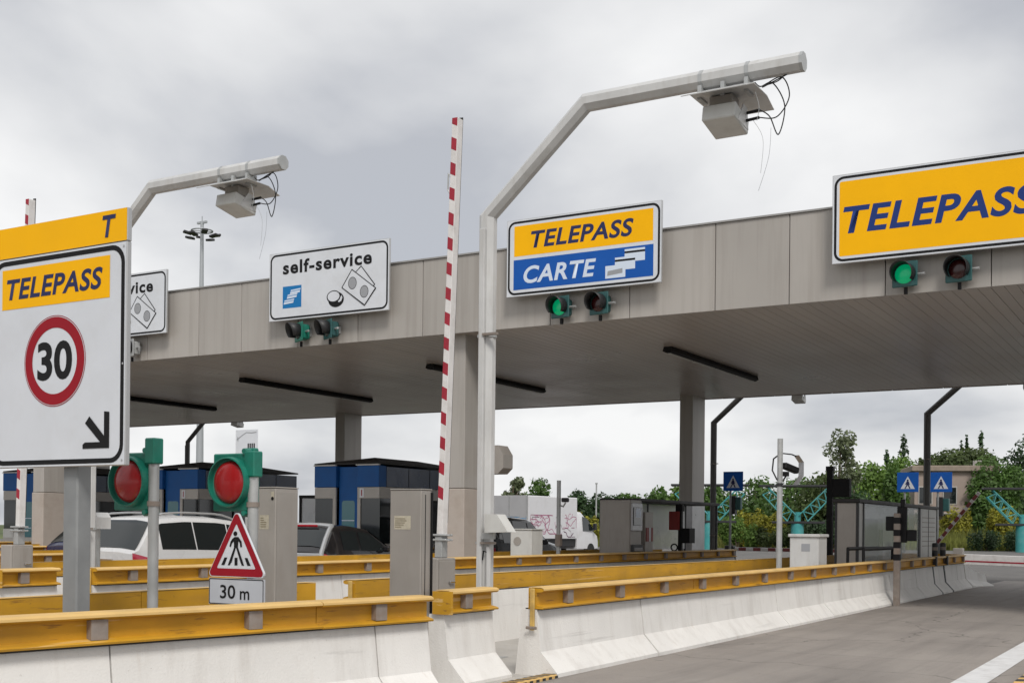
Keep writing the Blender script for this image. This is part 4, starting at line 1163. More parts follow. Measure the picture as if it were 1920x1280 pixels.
crossing_sign(-7.38, 39.2, 2.72, 'blue pedestrian crossing sign right of the dark exit gantry')
t = thing('lane_signal_post', 'dark signal post standing behind the white control cabinet', 'traffic light', (-8.2, 29.6, 0))
MB().box(-.07, .07, -.07, .07, 0, 2.95).build('post', 'black', t)
MB().box(.071, .5, -.1, .1, 2.3, 2.75, .01).build('signal_head', 'black', t)
MB().box(-.09, .09, -.09, .09, 2.951, 3.06).build('post_cap', 'black', t)
# small white plate on a pole behind the right red signal
t = thing('notice_plate', 'small pale notice plate above the right red signal', 'sign', (-14.37, 15.5, 0))
MB().tube([(0, .03, 0), (0, .03, 3.05)], .03, 8).build('pole', 'galv', t, True)
MB().box(-.25, .25, 0, .015, 2.66, 3.1, .003).build('plate', 'sign_white', t)
m = MB(); ribbon(m, [(-.22, 2.93), (-.1, 3.0), (.0, 3.05), (.12, 3.04), (.23, 3.05)], .014, -.003); ribbon(m, [(-.19, 2.9), (-.2, 2.98)], .012, -.003); m.build('drawing', 'sign_grey', t)
m = MB()
for i in range(4): m.flat(rect(.03 + i * .045, .06 + i * .045, 2.78, 2.86), -.003)
m.build('print', 'black', t)
# pale camera box on a stub, between big sign and white car
t = thing('camera_box', 'small white box on a stub left of the white car', 'box', (-14.1, 12.1, 0))
MB().tube([(0, 0, 0), (0, 0, 1.38)], .04, 8).build('stub_pole', 'galv', t)
MB().prism([(-.14, 1.38), (-.14, 1.62), (.08, 1.62), (.14, 1.55), (.14, 1.38)], -.12, .12).build('box_body', 'pole_white', t)
t = thing('camera_box', 'grey box fixed behind the tall gantry pole at the front column', 'box', (-13.4, 21.9, 0))
MB().prism([(.0, 2.6), (.0, 3.2), (.35, 3.2), (.48, 3.0), (.48, 2.72), (.35, 2.6)], -.2, .2).build('box_body', 'cabinet', t)
MB().box(-.2, .0, -.05, .05, 2.85, 2.95).build('box_bracket', 'galv', t)

# ================================================================== VEHICLES
def loft(mb, secs, close=False):
    n = len(secs[0]); o = len(mb.v)
    for s_ in secs: mb.v += [tuple(p) for p in s_]
    for i in range(len(secs) - 1):
        for j in range(n - 1): mb.f.append((o + i * n + j, o + i * n + j + 1, o + (i + 1) * n + j + 1, o + (i + 1) * n + j))
def interp(tab, s_):
    for (a, b) in zip(tab, tab[1:]):
        if s_ <= b[0]:
            q = (s_ - a[0]) / (b[0] - a[0] + 1e-9); return a[1] + (b[1] - a[1]) * q
    return tab[-1][1]
def car(label, loc, rz, paint, roof, belt, L, Wd, glassS, rearglass, windscreen, pillars, rails=False, extra=None, roofmat=None, name='car', group='cars waiting in the lanes'):
    """side view: s runs from the tail (0) to the nose (L) along +Y. roof: top line (s,z); belt: (s,z)"""
    t = thing(name, label, 'car', loc, rz, group)
    hw = Wd / 2
    N = 46
    S = [L * i / (N - 1) for i in range(N)]
    body = MB(); secs = []
    def half(s_):                                     # plan taper
        e0 = min(1, s_ / .55); e1 = min(1, (L - s_) / .8)
        return hw * (1 - .12 * (1 - e0) ** 2 - .22 * (1 - e1) ** 2)
    def roofw(s_, z):
        zb = interp(belt, s_); h = max(0, z - zb)
        return half(s_) - .02 - h * .30
    for s_ in S:
        z1 = interp(roof, s_); zb = min(interp(belt, s_), z1 - .03); w = half(s_)
        zr = z1
        wr = max(.2, roofw(s_, zr - .07))
        wb = w - .015
        pts = [(w * .86, s_, .22), (w * .97, s_, .34), (w, s_, .55), (w * .995, s_, zb - .16), (wb, s_, zb), (wr + .01, s_, max(zb + .01, zr - .085)), (wr - .05, s_, zr - .03), (wr * .55, s_, zr), (0, s_, zr + .008)]
        secs.append([Vector((-p[0], p[1], p[2])) for p in pts] + [Vector(p) for p in pts[::-1][1:]])
    loft(body, secs)
    n = len(secs[0])
    body.f.append(tuple(range(n))); o = (N - 1) * n; body.f.append(tuple(range(o + n - 1, o - 1, -1)))
    body.build('body', paint, t, True)
    # side glass
    for sg in (-1, 1):
        for (a, b) in glassS:
            gm = MB(); sec = []
            M_ = 10
            for i in range(M_ + 1):
                s_ = a + (b - a) * i / M_
                z1 = interp(roof, s_); zb = interp(belt, s_)
                zt = z1 - .115
                if zt < zb + .03: zt = zb + .03
                p = []
                for q in (0.04, .5, 1.0):
                    z = zb + .02 + (zt - zb - .02) * q
                    f_ = (z - zb) / max(.02, (z1 - .085 - zb)); f_ = max(0, min(1, f_))
                    wr = max(.2, roofw(s_, z1 - .07)) + .01
                    x_ = (half(s_) - .015) * (1 - f_) + wr * f_ + .006
                    p.append(Vector((sg * x_, s_, z)))
                sec.append(p)
            loft(gm, sec); gm.build('side_window', 'glass_dark', t, True)
    for (nm, (s0, s1), inset) in (('rear_window', rearglass, .1), ('windscreen', windscreen, .1)):
        gm = MB(); sec = []
        for i in range(9):
            s_ = s0 + (s1 - s0) * i / 8
            z = interp(roof, s_)
            wr = max(.25, roofw(s_, z - .07)) - inset * .35
            row = []
            for q in range(-4, 5):
                f_ = abs(q) / 4
                zz = z + .014 - (.04 * max(0, (f_ - .55) / .45))
                off = -.012 if nm == 'rear_window' else .012
                row.append(Vector((wr * q / 4, s_ + off, zz)))
            sec.append(row)
        loft(gm, sec); gm.build(nm, 'glass_dark', t, True)
    if roofmat:
        gm = MB(); sec = []
        for i in range(11):
            s_ = rearglass[1] + .02 + (windscreen[0] - rearglass[1] - .04) * i / 10
            z = interp(roof, s_); wr = max(.25, roofw(s_, z - .07)) - .03
            sec.append([Vector((wr * q / 4, s_, z + .012 - .03 * max(0, (abs(q) / 4 - .6) / .4))) for q in range(-4, 5)])
        loft(gm, sec); gm.build('roof_skin', roofmat, t, True)
    # wheels
    for sg in (-1, 1):
        for s_ in (L * .19, L * .81):
            w = MB().tube([(sg * (hw - .2), s_, .31), (sg * (hw - .18), s_, .31), (sg * (hw - .01), s_, .31), (sg * (hw + .0), s_, .31)], [.28, .31, .31, .28], 20).build('wheel', 'rubber', t, True)
            MB().tube([(sg * (hw - .01), s_, .31), (sg * (hw + .008), s_, .31)], [.2, .17], 16).build('rim', 'car_silver', w)
        # tail lights, head lights, mirrors
        zb = interp(belt, .1)
        tl = MB(); sec = []
        for i in range(5):
            s_ = -.012 + .30 * i / 4
            w_ = half(max(0, s_)) + .006
            sec.append([Vector((sg * (w_ - (.14 if i == 0 else .0)), s_ - (.01 if i < 2 else 0), zb - .36 + .05 * i)), Vector((sg * w_, s_, zb - .2)), Vector((sg * (w_ - .012), s_, zb - .03 - .02 * i))])
        loft(tl, sec); tl.build('tail_light', 'tail_red', t, True)
        MB().box(sg * (hw * .62), sg * (hw * .84), L - .16, L - .02, .62, .74, .03).build('headlight', 'glass_clear', t)
        my = windscreen[1] - .35
        MB().box(sg * (hw - .02), sg * (hw + .15), my, my + .09, interp(belt, my) + .02, interp(belt, my) + .15, .03).build('mirror', paint, t)
        MB().box(sg * (hw - .004), sg * (hw + .012), L * .5, L * .5 + .16, interp(belt, L * .5) - .13, interp(belt, L * .5) - .1, .006).build('door_handle', paint, t)
        if rails:
            a, b = rearglass[1] - .05, windscreen[0] - .1
            pts = []
            for i in range(13):
                q = i / 12; s_ = a + (b - a) * q
                z = interp(roof, s_) + .06 * min(1, q * 7, (1 - q) * 7) - .01
                pts.append((sg * (roofw(s_, interp(roof, s_) - .07) - .05), s_, z))
            MB().tube(pts, .018, 8).build('roof_rail', 'car_silver', t, True)
    z_ = interp(belt, 0) - .33
    MB().box(-.26, .26, -.02, -.005, z_ - .06, z_ + .05, .004).build('number_plate', 'sign_white', t)
    MB().box(-hw * .84, hw * .84, -.05, .1, .26, .48, .04).build('rear_bumper', paint, t)
    if extra: extra(t)
    return t
def mpv_extra(t):
    MB().tube([(-.02, -.02, 1.04), (-.12, -.005, 1.07), (-.32, .02, 1.09)], .014, 6).build('wiper', 'black', t)
    MB().box(-.3, .3, -.03, -.01, .83, .855).build('tailgate_trim', 'chrome', t)
car('silver-white people carrier with roof rails waiting behind the red signals', (-16.45, 14.2, 0), 0, 'car_white',
    [(0, .98), (.06, 1.03), (.42, 1.50), (.62, 1.585), (1.2, 1.62), (2.0, 1.61), (2.6, 1.55), (3.35, 1.06), (3.6, .98), (4.2, .86), (4.45, .66), (4.5, .5)],
    [(0, 1.0), (1.2, .98), (3.4, .93), (4.5, .62)], 4.5, 1.76, [(.58, 1.38), (1.41, 2.22), (2.25, 3.05)], (.07, .46), (2.68, 3.32), None, rails=True, extra=mpv_extra)
car('dark blue hatchback partly hidden behind the big sign post', (-22.75, 18.7, 0), 0, 'car_blue',
    [(0, .95), (.06, 1.0), (.6, 1.42), (.9, 1.52), (1.6, 1.55), (2.3, 1.5), (3.1, 1.02), (3.7, .86), (3.95, .66), (4.0, .5)],
    [(0, .96), (1.2, .93), (3.1, .9), (4.0, .6)], 4.0, 1.72, [(.75, 1.3), (1.36, 2.1), (2.16, 2.7)], (.1, .66), (2.4, 3.05), None)
def smart_extra(t):
    MB().tube([(-.3, .34, 1.46), (.3, .34, 1.46)], .025, 8).build('spoiler', 'sign_red', t, True)
    mb = MB()                                     # silver frame round the tailgate window
    for sg in (-1, 1):
        P = [(.70, -.012, .80), (.70, .01, .93), (.64, .2, 1.18), (.60, .36, 1.37), (.55, .5, 1.455), (.3, .5, 1.475), (0, .5, 1.48)]
        mb.tube([(sg * a, b, c) for a, b, c in P], .05, 8)
    mb.build('silver_frame', 'car_silver', t, True)
    MB().box(-.66, .66, -.03, .0, .56, .90, .04).build('tailgate', 'car_silver', t)
car('small silver and black hatchback with red tail light left of the tall cabinet', (-16.35, 19.1, 0), 0, 'car_black',
    [(0, .93), (.06, .98), (.36, 1.40), (.55, 1.46), (1.1, 1.48), (1.6, 1.42), (2.35, .98), (2.9, .84), (3.2, .66), (3.3, .5)],
    [(0, .94), (1.0, .92), (2.4, .88), (3.3, .6)], 3.3, 1.62, [(.62, 1.15), (1.22, 2.0)], (.1, .38), (1.66, 2.3), None, extra=smart_extra)
car('dark car in the third lane glimpsed behind the tall gantry pole', (-16.35, 25.4, 0), 0, 'car_dark',
    [(0, 1.05), (.06, 1.1), (.45, 1.62), (.7, 1.72), (1.4, 1.76), (2.3, 1.72), (3.05, 1.14), (3.9, 1.0), (4.2, .75), (4.25, .55)],
    [(0, 1.06), (1.2, 1.02), (3.1, 1.0), (4.25, .7)], 4.25, 1.78, [(.7, 1.3), (1.36, 2.05), (2.12, 2.72)], (.1, .5), (2.38, 3.0), None)

# ------------------------------------------------ white box truck with graffiti
t = thing('box_truck', 'white box truck with pink and blue graffiti parked beyond the plaza', 'truck', (-28.0, 49.4, 0), R(-3))
MB().box(-2.1, 0, 0, 4.6, .95, 3.02, .03).build('cargo_box', 'truck_white', t)
MB().box(-2.1, 0, -.03, -.002, .95, 3.02, .01).build('rear_doors', 'truck_grey', t)
for u in (-2.06, -1.06, -.06):
    MB().box(u - .02, u + .02, -.05, -.031, .97, 3.0).build('door_bar', 'galv', t)
MB().box(-1.95, -.15, .2, 6.4, .55, .94, .03).build('chassis', 'black_paint', t)
mb = MB(); secs = []
for (yy, zt, w) in ((4.7, 2.35, .98), (5.3, 2.3, .98), (5.75, 2.05, .96), (6.35, 1.45, .94), (6.9, 1.2, .9), (7.1, .9, .85), (7.12, .5, .8)):
    pts = [(w, .45), (w, min(1.3, zt - .1)), (w - .08 * (zt > 1.5), zt - .1), (w - .16, zt), (0, zt + .03)]
    secs.append([Vector((-1.05 - p[0], yy, p[1])) for p in pts] + [Vector((-1.05 + p[0], yy, p[1])) for p in pts[::-1][1:]])
loft(mb, secs); n = 9; mb.f.append(tuple(range(n))); mb.f.append(tuple(range(6 * n + n - 1, 6 * n - 1, -1)))
mb.build('cab', 'truck_white', t, True)
for sx, s1 in ((-.055, 1), (-2.045, -1)):
    MB().add([(sx, 5.3, 1.35), (sx, 6.45, 1.35), (sx - .05 * s1, 5.85, 1.95), (sx - .06 * s1, 5.3, 2.1)], [(0, 1, 2, 3)]).build('side_window', 'glass_dark', t)
    MB().box(sx + .02 * s1, sx + .2 * s1, 6.25, 6.4, 1.4, 1.75, .03).build('mirror', 'black_paint', t)
MB().add([(-1.85, 5.80, 2.04), (-.25, 5.80, 2.04), (-.2, 6.38, 1.46), (-1.9, 6.38, 1.46)], [(0, 1, 2, 3)]).build('windscreen', 'glass_dark', t)
for yy in (1.2, 6.15):
    for xx in (-2.0, -.3):
        MB().tube([(xx, yy, .36), (xx + .24, yy, .36)], .36, 18).build('wheel', 'rubber', t, True)
def scribble(mt, n_, ylo, yhi, zlo, zhi, seed, side):
    rnd = random.Random(seed); mb = MB()
    for q in range(n_):
        y = rnd.uniform(ylo, yhi); z = rnd.uniform(zlo, zhi); a = rnd.uniform(0, 6.3); pts = []
        for i in range(rnd.randint(8, 22)):
            pts.append((y, z)); a += rnd.uniform(-.8, .8); y += .11 * math.cos(a); z += .11 * math.sin(a)
            y = max(ylo - .1, min(yhi + .1, y)); z = max(zlo, min(zhi, z))
        k = len(mb.v); ribbon(mb, pts, rnd.uniform(.02, .05), 0)
        for i in range(k, len(mb.v)):
            u, _, v = mb.v[i]
            mb.v[i] = (.004, u, v) if side else (u, -.034, v)
    mb.build('graffiti', mt, t)
scribble('graffiti_pink', 16, .3, 3.0, 1.2, 2.1, 3, True)
scribble('graffiti_pink', 6, 3.3, 4.4, 1.5, 2.2, 4, True)
scribble('graffiti_dark', 6, .4, 4.3, 1.05, 2.0, 5, True)
scribble('graffiti_blue', 12, -1.9, -.2, 1.1, 2.0, 6, False)

# ================================================================== DISTANT STRUCTURES
def at(px, Z):
    """plan position for a bearing (photo column at the horizon) and a distance along the view axis"""
    X = (px - 960) / 2250.0 * Z
    return X * math.cos(YAW) - Z * math.sin(YAW), X * math.sin(YAW) + Z * math.cos(YAW)
# high mast light
t = thing('high_mast', 'tall grey high mast floodlight behind the canopy', 'mast light', (-83.9, 84.1, 0))
MB().tube([(0, 0, 0), (0, 0, 30.5)], [.42, .16], 10).build('mast', 'mast_grey', t, True)
rg = MB(); rg.tube([(1.0 * math.cos(R(a)), 1.0 * math.sin(R(a)), 29.6) for a in range(0, 361, 20)], .07, 6); rg.build('head_ring', 'mast_grey', t, True)
for i in range(4):
    a = R(45 + 90 * i); MB().tube([(0, 0, 29.6), (math.cos(a), math.sin(a), 29.6)], .06, 6).build('ring_spoke', 'mast_grey', t)
for i in range(8):
    a = R(45 * i + 10); M = Matrix.Rotation(a, 4, 'Z') @ Matrix.Translation((1.35, 0, 29.3 + (.0 if i % 2 else -.25))) @ Matrix.Rotation(R(-12), 4, 'Y')
    MB().box(-.42, .42, -.28, .28, -.12, .1, .05, M).build('floodlight', 'black_paint', t)
MB().tube([(0, 0, 30.4), (0, 0, 31.0)], .05, 6).build('rod', 'mast_grey', t)
MB().box(-.6, .6, -.1, .1, 30.3, 30.5).build('top_bar', 'mast_grey', t)
# second thinner mast visible beneath the canopy's rear edge, and lattice V structures
def lattice(x, y, rz, label):
    t = thing('lattice_shelter', label, 'lattice frame', (x, y, 0), rz, 'turquoise lattice frames')
    MB().tube([(0, 0, 0), (0, 0, 2.1)], .48, 18).build('post', 'turquoise', t, True)
    MB().tube([(0, 0, 2.1), (0, 0, 2.9)], .25, 12).build('post_neck', 'turquoise', t, True)
    for s_ in (-1, 1):
        a0, a1 = Vector((s_ * .15, 0, 2.7)), Vector((s_ * 2.2, 0, 4.75))
        b0, b1 = Vector((s_ * .75, 0, 2.2)), Vector((s_ * 2.6, 0, 4.2))
        for yy in (-.35, .35):
            o = Vector((0, yy, 0))
            MB().tube([a0 + o, a1 + o], .05, 6).build('chord', 'turquoise', t)
            MB().tube([b0 + o, b1 + o], .05, 6).build('chord', 'turquoise', t)
            z = MB(); pts = []
            for i in range(9):
                q = i / 8; p = (a0.lerp(a1, q) if i % 2 else b0.lerp(b1, q)) + o; pts.append(p)
            for p, q in zip(pts, pts[1:]): z.tube([p, q], .032, 5)
            z.build('lacing', 'turquoise', t)
    MB().box(-2.9, 2.9, -.5, .5, 4.78, 4.95, .03).build('top_beam', 'black_paint', t)
    MB().box(-1.9, 2.0, -.5, .5, 2.02, 2.2, .03).build('lower_beam', 'black_paint', t)
    return t
l1 = lattice(*at(1495, 91), R(18), 'turquoise V-shaped lattice frame on a round post beyond the camera pole')
l2 = copy_tree(l1, (*at(1917, 92), 0), R(18), 'turquoise V-shaped lattice frame at the right edge')
l3 = copy_tree(l1, (*at(1330, 91), 0), R(18), 'turquoise V-shaped lattice frame behind the rear canopy column')
# building on the slope
t = thing('low_building', 'low pinkish flat-roofed building among the trees behind the exit gantry', 'building', (-20.5, 118.5, 0), R(20))
MB().box(-4.2, 3.0, 0, 7, 0, 7.2, .02).build('wall', 'wall_pink', t)
MB().box(-4.5, 3.3, -.4, 7.4, 7.21, 7.75, .05).build('roof', 'roof_tile', t)
for i, u in enumerate((-3.2, -1.0, 1.4)):
    f_ = MB().box(u - .65, u + .65, -.06, -.005, 4.1, 5.8, .02).build('window', 'booth_frame', t)
    MB().box(u - .55, u + .55, -.075, -.061, 4.2, 5.7).build('pane', 'glass_dark', f_)
MB().box(-4.1, 2.9, -.9, -.01, 3.2, 3.3).build('canopy_slab', 'booth_frame', t)
MB().tube([(2.0, 3, 7.86), (2.0, 3, 8.4)], .4, 10).build('chimney', 'booth_frame', t)
t = thing('lattice_pylon', 'very thin distant lattice mast above the trees', 'mast', (-47.5, 172.0, 0))
for sx in (-.5, .5):
    MB().tube([(sx, 0, 0), (sx * .3, 0, 14.5)], .05, 5).build('leg', 'cabinet_light', t)
z = MB()
for i in range(14): z.tube([((.5 - .35 * i / 14) * (1 if i % 2 else -1), 0, i * 1.02), ((.5 - .35 * (i + 1) / 14) * (-1 if i % 2 else 1), 0, (i + 1) * 1.02)], .03, 4)
z.build('lacing', 'cabinet_light', t)
t = thing('red_shop_sign', 'small red and white roadside sign beyond the truck', 'sign', (-48.0, 88.5, 0), R(28))
MB().tube([(0, .1, 0), (0, .1, 3.6)], .18, 8).build('post', 'booth_frame', t)
MB().box(-.75, .75, 0, .12, 3.1, 3.9, .02).build('board', 'sign_red', t)
for i in range(3): MB().flat(rect(-.55 + i * .42, -.25 + i * .42, 3.35, 3.65), -.003).build('white_mark', 'sign_white', t)
for i, (x, y, h) in enumerate(((-44.5, 90, 5.2), (-26.5, 70, 3.6))):
    t = thing('thin_pole', ['thin grey roadside pole right of the red roadside sign', 'thin grey pole beyond the second island boom'][i], 'pole', (x, y, 0), 0, 'thin roadside poles')
    MB().tube([(0, 0, 0), (0, 0, h)], .06, 6).build('shaft', 'galv', t)
    MB().tube([(0, 0, h), (0, 0, h + .12)], .1, 6).build('cap', 'galv', t)

# ================================================================== VEGETATION
def leaf_cloud(blobs, n, size, rnd, squash=1.0):
    mb = MB(); tot = sum(b[3] * b[4] * b[5] for b in blobs) ** 1.0
    for b in blobs:
        k = max(20, int(n * b[3] * b[4] * b[5] / tot))
        for _ in range(k):
            v = Vector((rnd.gauss(0, 1), rnd.gauss(0, 1), rnd.gauss(0, 1))).normalized() * (rnd.random() ** .28)
            if rnd.random() < .08: v *= 1.12
            c = Vector((b[0] + v.x * b[3], b[1] + v.y * b[4], b[2] + v.z * b[5]))
            s_ = size * rnd.uniform(.55, 1.3)
            nrm = (v + Vector((rnd.gauss(0, .7), rnd.gauss(0, .7), rnd.gauss(0, .7) + .3))).normalized()
            a = nrm.orthogonal().normalized(); bb = nrm.cross(a); w = rnd.uniform(0, 6.28)
            p = (a * math.cos(w) + bb * math.sin(w)) * s_; q = (bb * math.cos(w) - a * math.sin(w)) * s_ * .55
            o = len(mb.v)
            mb.v += [tuple(c - p), tuple(c + q), tuple(c + p), tuple(c - q)]
            mb.f.append((o, o + 1, o + 2, o + 3))
    return mb
def tree(name, label, x, y, h, rx, mt, seed, z0=0.0, n=3600, leaf=.22, base=.25, group='trees beyond the plaza', sparse=False, clumps=16, shape='round', ry=None):
    rnd = random.Random(seed)
    t = thing(name, label, 'tree', (x, y, z0), rnd.uniform(0, 6), group)
    tr = MB(); tr.tube([(0, 0, -.3), (.1, .05, h * .3), (-.05, .1, h * .6), (0, 0, h * .85)], [rx * .09 + .05, rx * .07 + .04, rx * .045 + .03, .03], 8)
    zc = h * (base + (1 - base) / 2); rz_ = h * (1 - base) / 2
    blobs = []
    for i in range(clumps):
        v = Vector((rnd.gauss(0, 1), rnd.gauss(0, 1), rnd.gauss(0, 1))).normalized() * rnd.uniform(.45, .85)
        if shape == 'dome': v.z = abs(v.z) * .8
        k = rnd.uniform(.22, .4) * (.7 if sparse else 1)
        if shape == 'cone':
            f_ = (i + rnd.random() * .6) / clumps; zz = base * h + f_ * (1 - base) * h * .95; rr = rx * (1 - f_) * .75; a = rnd.uniform(0, 6.28)
            blobs.append((rr * math.cos(a), rr * math.sin(a), zz, rx * (.45 * (1 - f_) + .14), rx * (.45 * (1 - f_) + .14), h * .06))
            b = blobs[-1]
        else:
            b = (v.x * rx * .8, v.y * rx * .8, zc + v.z * rz_, rx * k * 1.15, rx * k * 1.15, rz_ * k); blobs.append(b)
        if i % 2 == 0 and shape != 'cone': tr.tube([(0, 0, h * .28), (b[0] * .5, b[1] * .5, h * .28 + (b[2] - h * .28) * .6), (b[0], b[1], b[2])], [rx * .035 + .02, rx * .02 + .015, .012], 5)
    if not sparse and shape == 'round': blobs.append((0, 0, zc, rx * .72, rx * .72, rz_ * .84)); blobs.append((0, 0, zc * .6, rx * .8, rx * .8, zc * .55))
    if shape == 'dome': blobs.append((0, 0, zc + rz_ * .1, rx * .9, rx * .9, rz_ * .8))
    tr.build('trunk', 'bark', t, True)
    leaf_cloud(blobs, n, leaf, rnd).build('crown', mt, t)
    return t
def shrub(name, label, x, y, h, rx, ry, mt, seed, z0=0.0, n=1500, leaf=.14, group='shrubs along the verge', rz=0.0, boxy=False, cat='shrub'):
    rnd = random.Random(seed)
    t = thing(name, label, cat, (x, y, z0), rz, group)
    bl = []
    for i in range(10):
        a = rnd.uniform(-1, 1); b = rnd.uniform(-1, 1)
        if boxy: bl.append((a * rx * .85, b * ry * .7, h * .5, rx * .3, ry * .6, h * .5))
        else: bl.append((a * rx * .75, b * ry * .7, h * rnd.uniform(.35, .65), rx * rnd.uniform(.25, .42), ry * rnd.uniform(.3, .5), h * rnd.uniform(.3, .45)))
    st = MB()
    for b in bl[:5]: st.tube([(b[0] * .4, b[1] * .4, -.1), (b[0], b[1], b[2])], [.04, .015], 5)
    st.build('stems', 'bark', t)
    leaf_cloud(bl, n, leaf, rnd).build('foliage', mt, t)
    return t
def ztop(py, px, Z): return 1.45 + (989.9 + (px - 960) * .0102 - py) / 2250.0 * Z
T = [  # name, label, px, Z, top py, half width px, material, shape, leaf count, sparse
 ('loose_tree', 'tall loose grey-green tree standing above the others right of the camera pole', 1575, 108, 812, 44, 'leaf_grey', 'round', 2300, True, .2),
 ('broad_tree', 'broad dark green tree behind the turquoise lattice frame', 1480, 112, 893, 75, 'leaf_green', 'round', 4200, False, .2),
 ('broad_tree', 'olive green tree behind the white control cabinet', 1545, 104, 885, 62, 'leaf_olive', 'round', 3800, False, .3),
 ('broad_tree', 'bright green rounded tree left of the blue crossing signs', 1632, 115, 862, 55, 'leaf_bright', 'round', 4200, False, .2),
 ('broad_tree', 'bright green tree crown just above the left of two blue signs', 1690, 128, 848, 48, 'leaf_bright', 'round', 3400, False, .2),
 ('cedar_tree', 'dark cedar standing on the hill left of the exit gantry', 1692, 165, 812, 30, 'leaf_dark', 'cone', 1600, False, .1),
 ('cedar_tree', 'small dark conifer left of the cedar on the hill', 1662, 165, 838, 22, 'leaf_dark', 'cone', 1300, False, .1),
 ('umbrella_pine', 'wide dark dome of an umbrella pine above the building', 1796, 150, 834, 72, 'leaf_olive', 'dome', 9000, False, .35),
 ('umbrella_pine', 'dark pine crown directly behind the exit gantry pole', 1738, 148, 848, 30, 'leaf_olive', 'round', 2400, False, .3),
 ('cypress_tree', 'slim tall cypress on the hill', 1811, 175, 808, 5, 'leaf_dark', 'cone', 700, False, .05),
 ('cypress_tree', 'shorter slim cypress left of the tall cypress', 1801, 175, 824, 5, 'leaf_dark', 'cone', 600, False, .05),
 ('spruce_tree', 'dark pointed spruce right of the cypresses', 1838, 165, 803, 17, 'leaf_dark', 'cone', 1300, False, .08),
 ('broad_tree', 'large mid green tree right of the building', 1865, 112, 852, 62, 'leaf_green', 'round', 5200, False, .12),
 ('broad_tree', 'dark tree at the right edge behind the mid green one', 1912, 135, 822, 40, 'leaf_dark', 'round', 3600, False, .15),
 ('broad_tree', 'light green tree above the white truck', 962, 118, 898, 40, 'leaf_grey', 'round', 2600, True, .2),
 ('broad_tree', 'low green tree above the truck cargo box', 1008, 125, 908, 32, 'leaf_green', 'round', 2200, False, .15),
 ('broad_tree', 'dark green tree right of the truck cab', 1082, 130, 914, 26, 'leaf_dark', 'round', 2400, False, .1),
 ('broad_tree', 'distant low tree left of the payment machine', 1128, 170, 920, 38, 'leaf_dark', 'round', 2000, False, .1),
 ('broad_tree', 'distant low tree above the payment machine', 1180, 170, 921, 40, 'leaf_green', 'round', 2000, False, .1),
 ('broad_tree', 'green tree above the second island shelter', 1232, 140, 912, 36, 'leaf_green', 'round', 2400, False, .1),
 ('broad_tree', 'tree touching the left side of the rear canopy column', 1275, 125, 905, 34, 'leaf_bright', 'round', 2600, False, .1),
 ('broad_tree', 'tree between the rear canopy column and the blue sign', 1345, 125, 908, 42, 'leaf_green', 'round', 2600, False, .1),
 ('broad_tree', 'rounded tree right of the single blue sign', 1415, 118, 895, 45, 'leaf_green', 'round', 3200, False, .1),
 ('broad_tree', 'leafy tree hiding the left end of the low building', 1676, 108, 868, 30, 'leaf_green', 'round', 3000, False, .1),
 ('broad_tree', 'small tree hiding the right end of the low building', 1838, 108, 890, 22, 'leaf_green', 'round', 2400, False, .05),
 ('broad_tree', 'dark tree at the foot of the hill behind the shelter', 1600, 100, 905, 45, 'leaf_dark', 'round', 3000, False, .05),
]
for i, (nm, lb, px, Z, py, hw, mt, sh, n, sp, base) in enumerate(T):
    x, y = at(px, Z); h = ztop(py, px, Z)
    tree(nm, lb, x, y, h * (1.06 if sh == 'round' else 1.0), hw * 1.12 / 2250 * Z, mt, 100 + i, 0, int(n * (1.0 if sp else 1.25)), .0019 * Z, base * (.35 if sh == 'round' and not sp else 1), 'trees beyond the plaza', sp, 24 if sh != 'cone' else 26, sh)
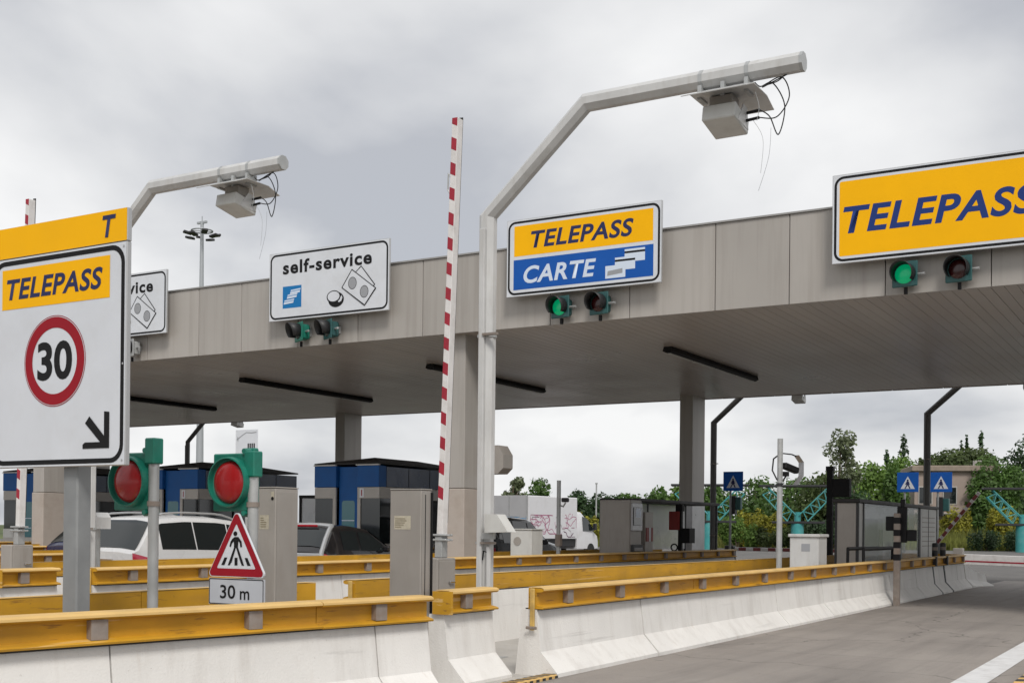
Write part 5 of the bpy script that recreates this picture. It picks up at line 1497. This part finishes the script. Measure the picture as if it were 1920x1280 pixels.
S = [
 ('broom_shrub', 'yellow flowering broom right of the single blue sign', 1425, 97, 950, 45, 'flower_yellow', 1800),
 ('broom_shrub', 'yellow green shrub below the single blue sign', 1385, 95, 968, 40, 'leaf_bright', 1600),
 ('broom_shrub', 'yellow flowering broom right of the upward boom', 1868, 104, 945, 42, 'flower_yellow', 1500),
 ('broom_shrub', 'yellow flowering broom beside the building base', 1795, 106, 948, 28, 'flower_yellow', 1500),
 ('broom_shrub', 'bright yellow broom between the truck cab and the payment machine', 1098, 100, 955, 26, 'flower_yellow', 1800),
 ('broom_shrub', 'green shrub under the yellow broom near the lattice post', 1450, 94, 985, 45, 'leaf_olive', 1700),
 ('broom_shrub', 'dark shrub behind the left lattice post', 1545, 95, 968, 50, 'leaf_dark', 1900),
 ('broom_shrub', 'dark shrub left of the rear gantry pole base', 1310, 96, 962, 40, 'leaf_olive', 1700),
]
for i, (nm, lb, px, Z, py, hw, mt, n) in enumerate(S):
    x, y = at(px, Z); shrub(nm, lb, x, y, ztop(py, px, Z), hw / 2250 * Z, 1.6, mt, 300 + i, 0, int(n * 1.5), .0015 * Z, rz=R(26))
for i, (px, lb) in enumerate(((1842, 'clipped dark hedge on the verge at the right, left block'), (1890, 'clipped dark hedge on the verge at the right, right block'))):
    x, y = at(px, 97); shrub('hedge', lb, x, y, 1.7, 1.25, .9, 'leaf_dark', 400 + i, 0, 3000, .09, 'clipped hedge blocks', R(26), True, 'hedge')
# rough grass tufts on the verge
rnd = random.Random(5); mb = MB()
for i in range(15000):
    if rnd.random() < .35: px = rnd.uniform(900, 1950)
    else: px = rnd.choice((rnd.uniform(1385, 1475), rnd.uniform(1760, 1930)))
    Z = rnd.uniform(98.5, 106)
    x, y = at(px, Z); h = rnd.uniform(.4, 1.0) + (Z - 98.5) * .16 * rnd.uniform(.5, 1.2); a = rnd.uniform(0, 6.28); w = rnd.uniform(.04, .10)
    o = len(mb.v); mb.v += [(x - w * math.cos(a), y - w * math.sin(a), 0), (x + w * math.cos(a), y + w * math.sin(a), 0), (x + rnd.uniform(-.25, .25), y + rnd.uniform(-.25, .25), h)]
    mb.f.append((o, o + 1, o + 2))
o = mb.build('verge_grass', 'tall_grass'); stuff(o); tag(o, 'rough yellow-green grass along the verge', 'grass')
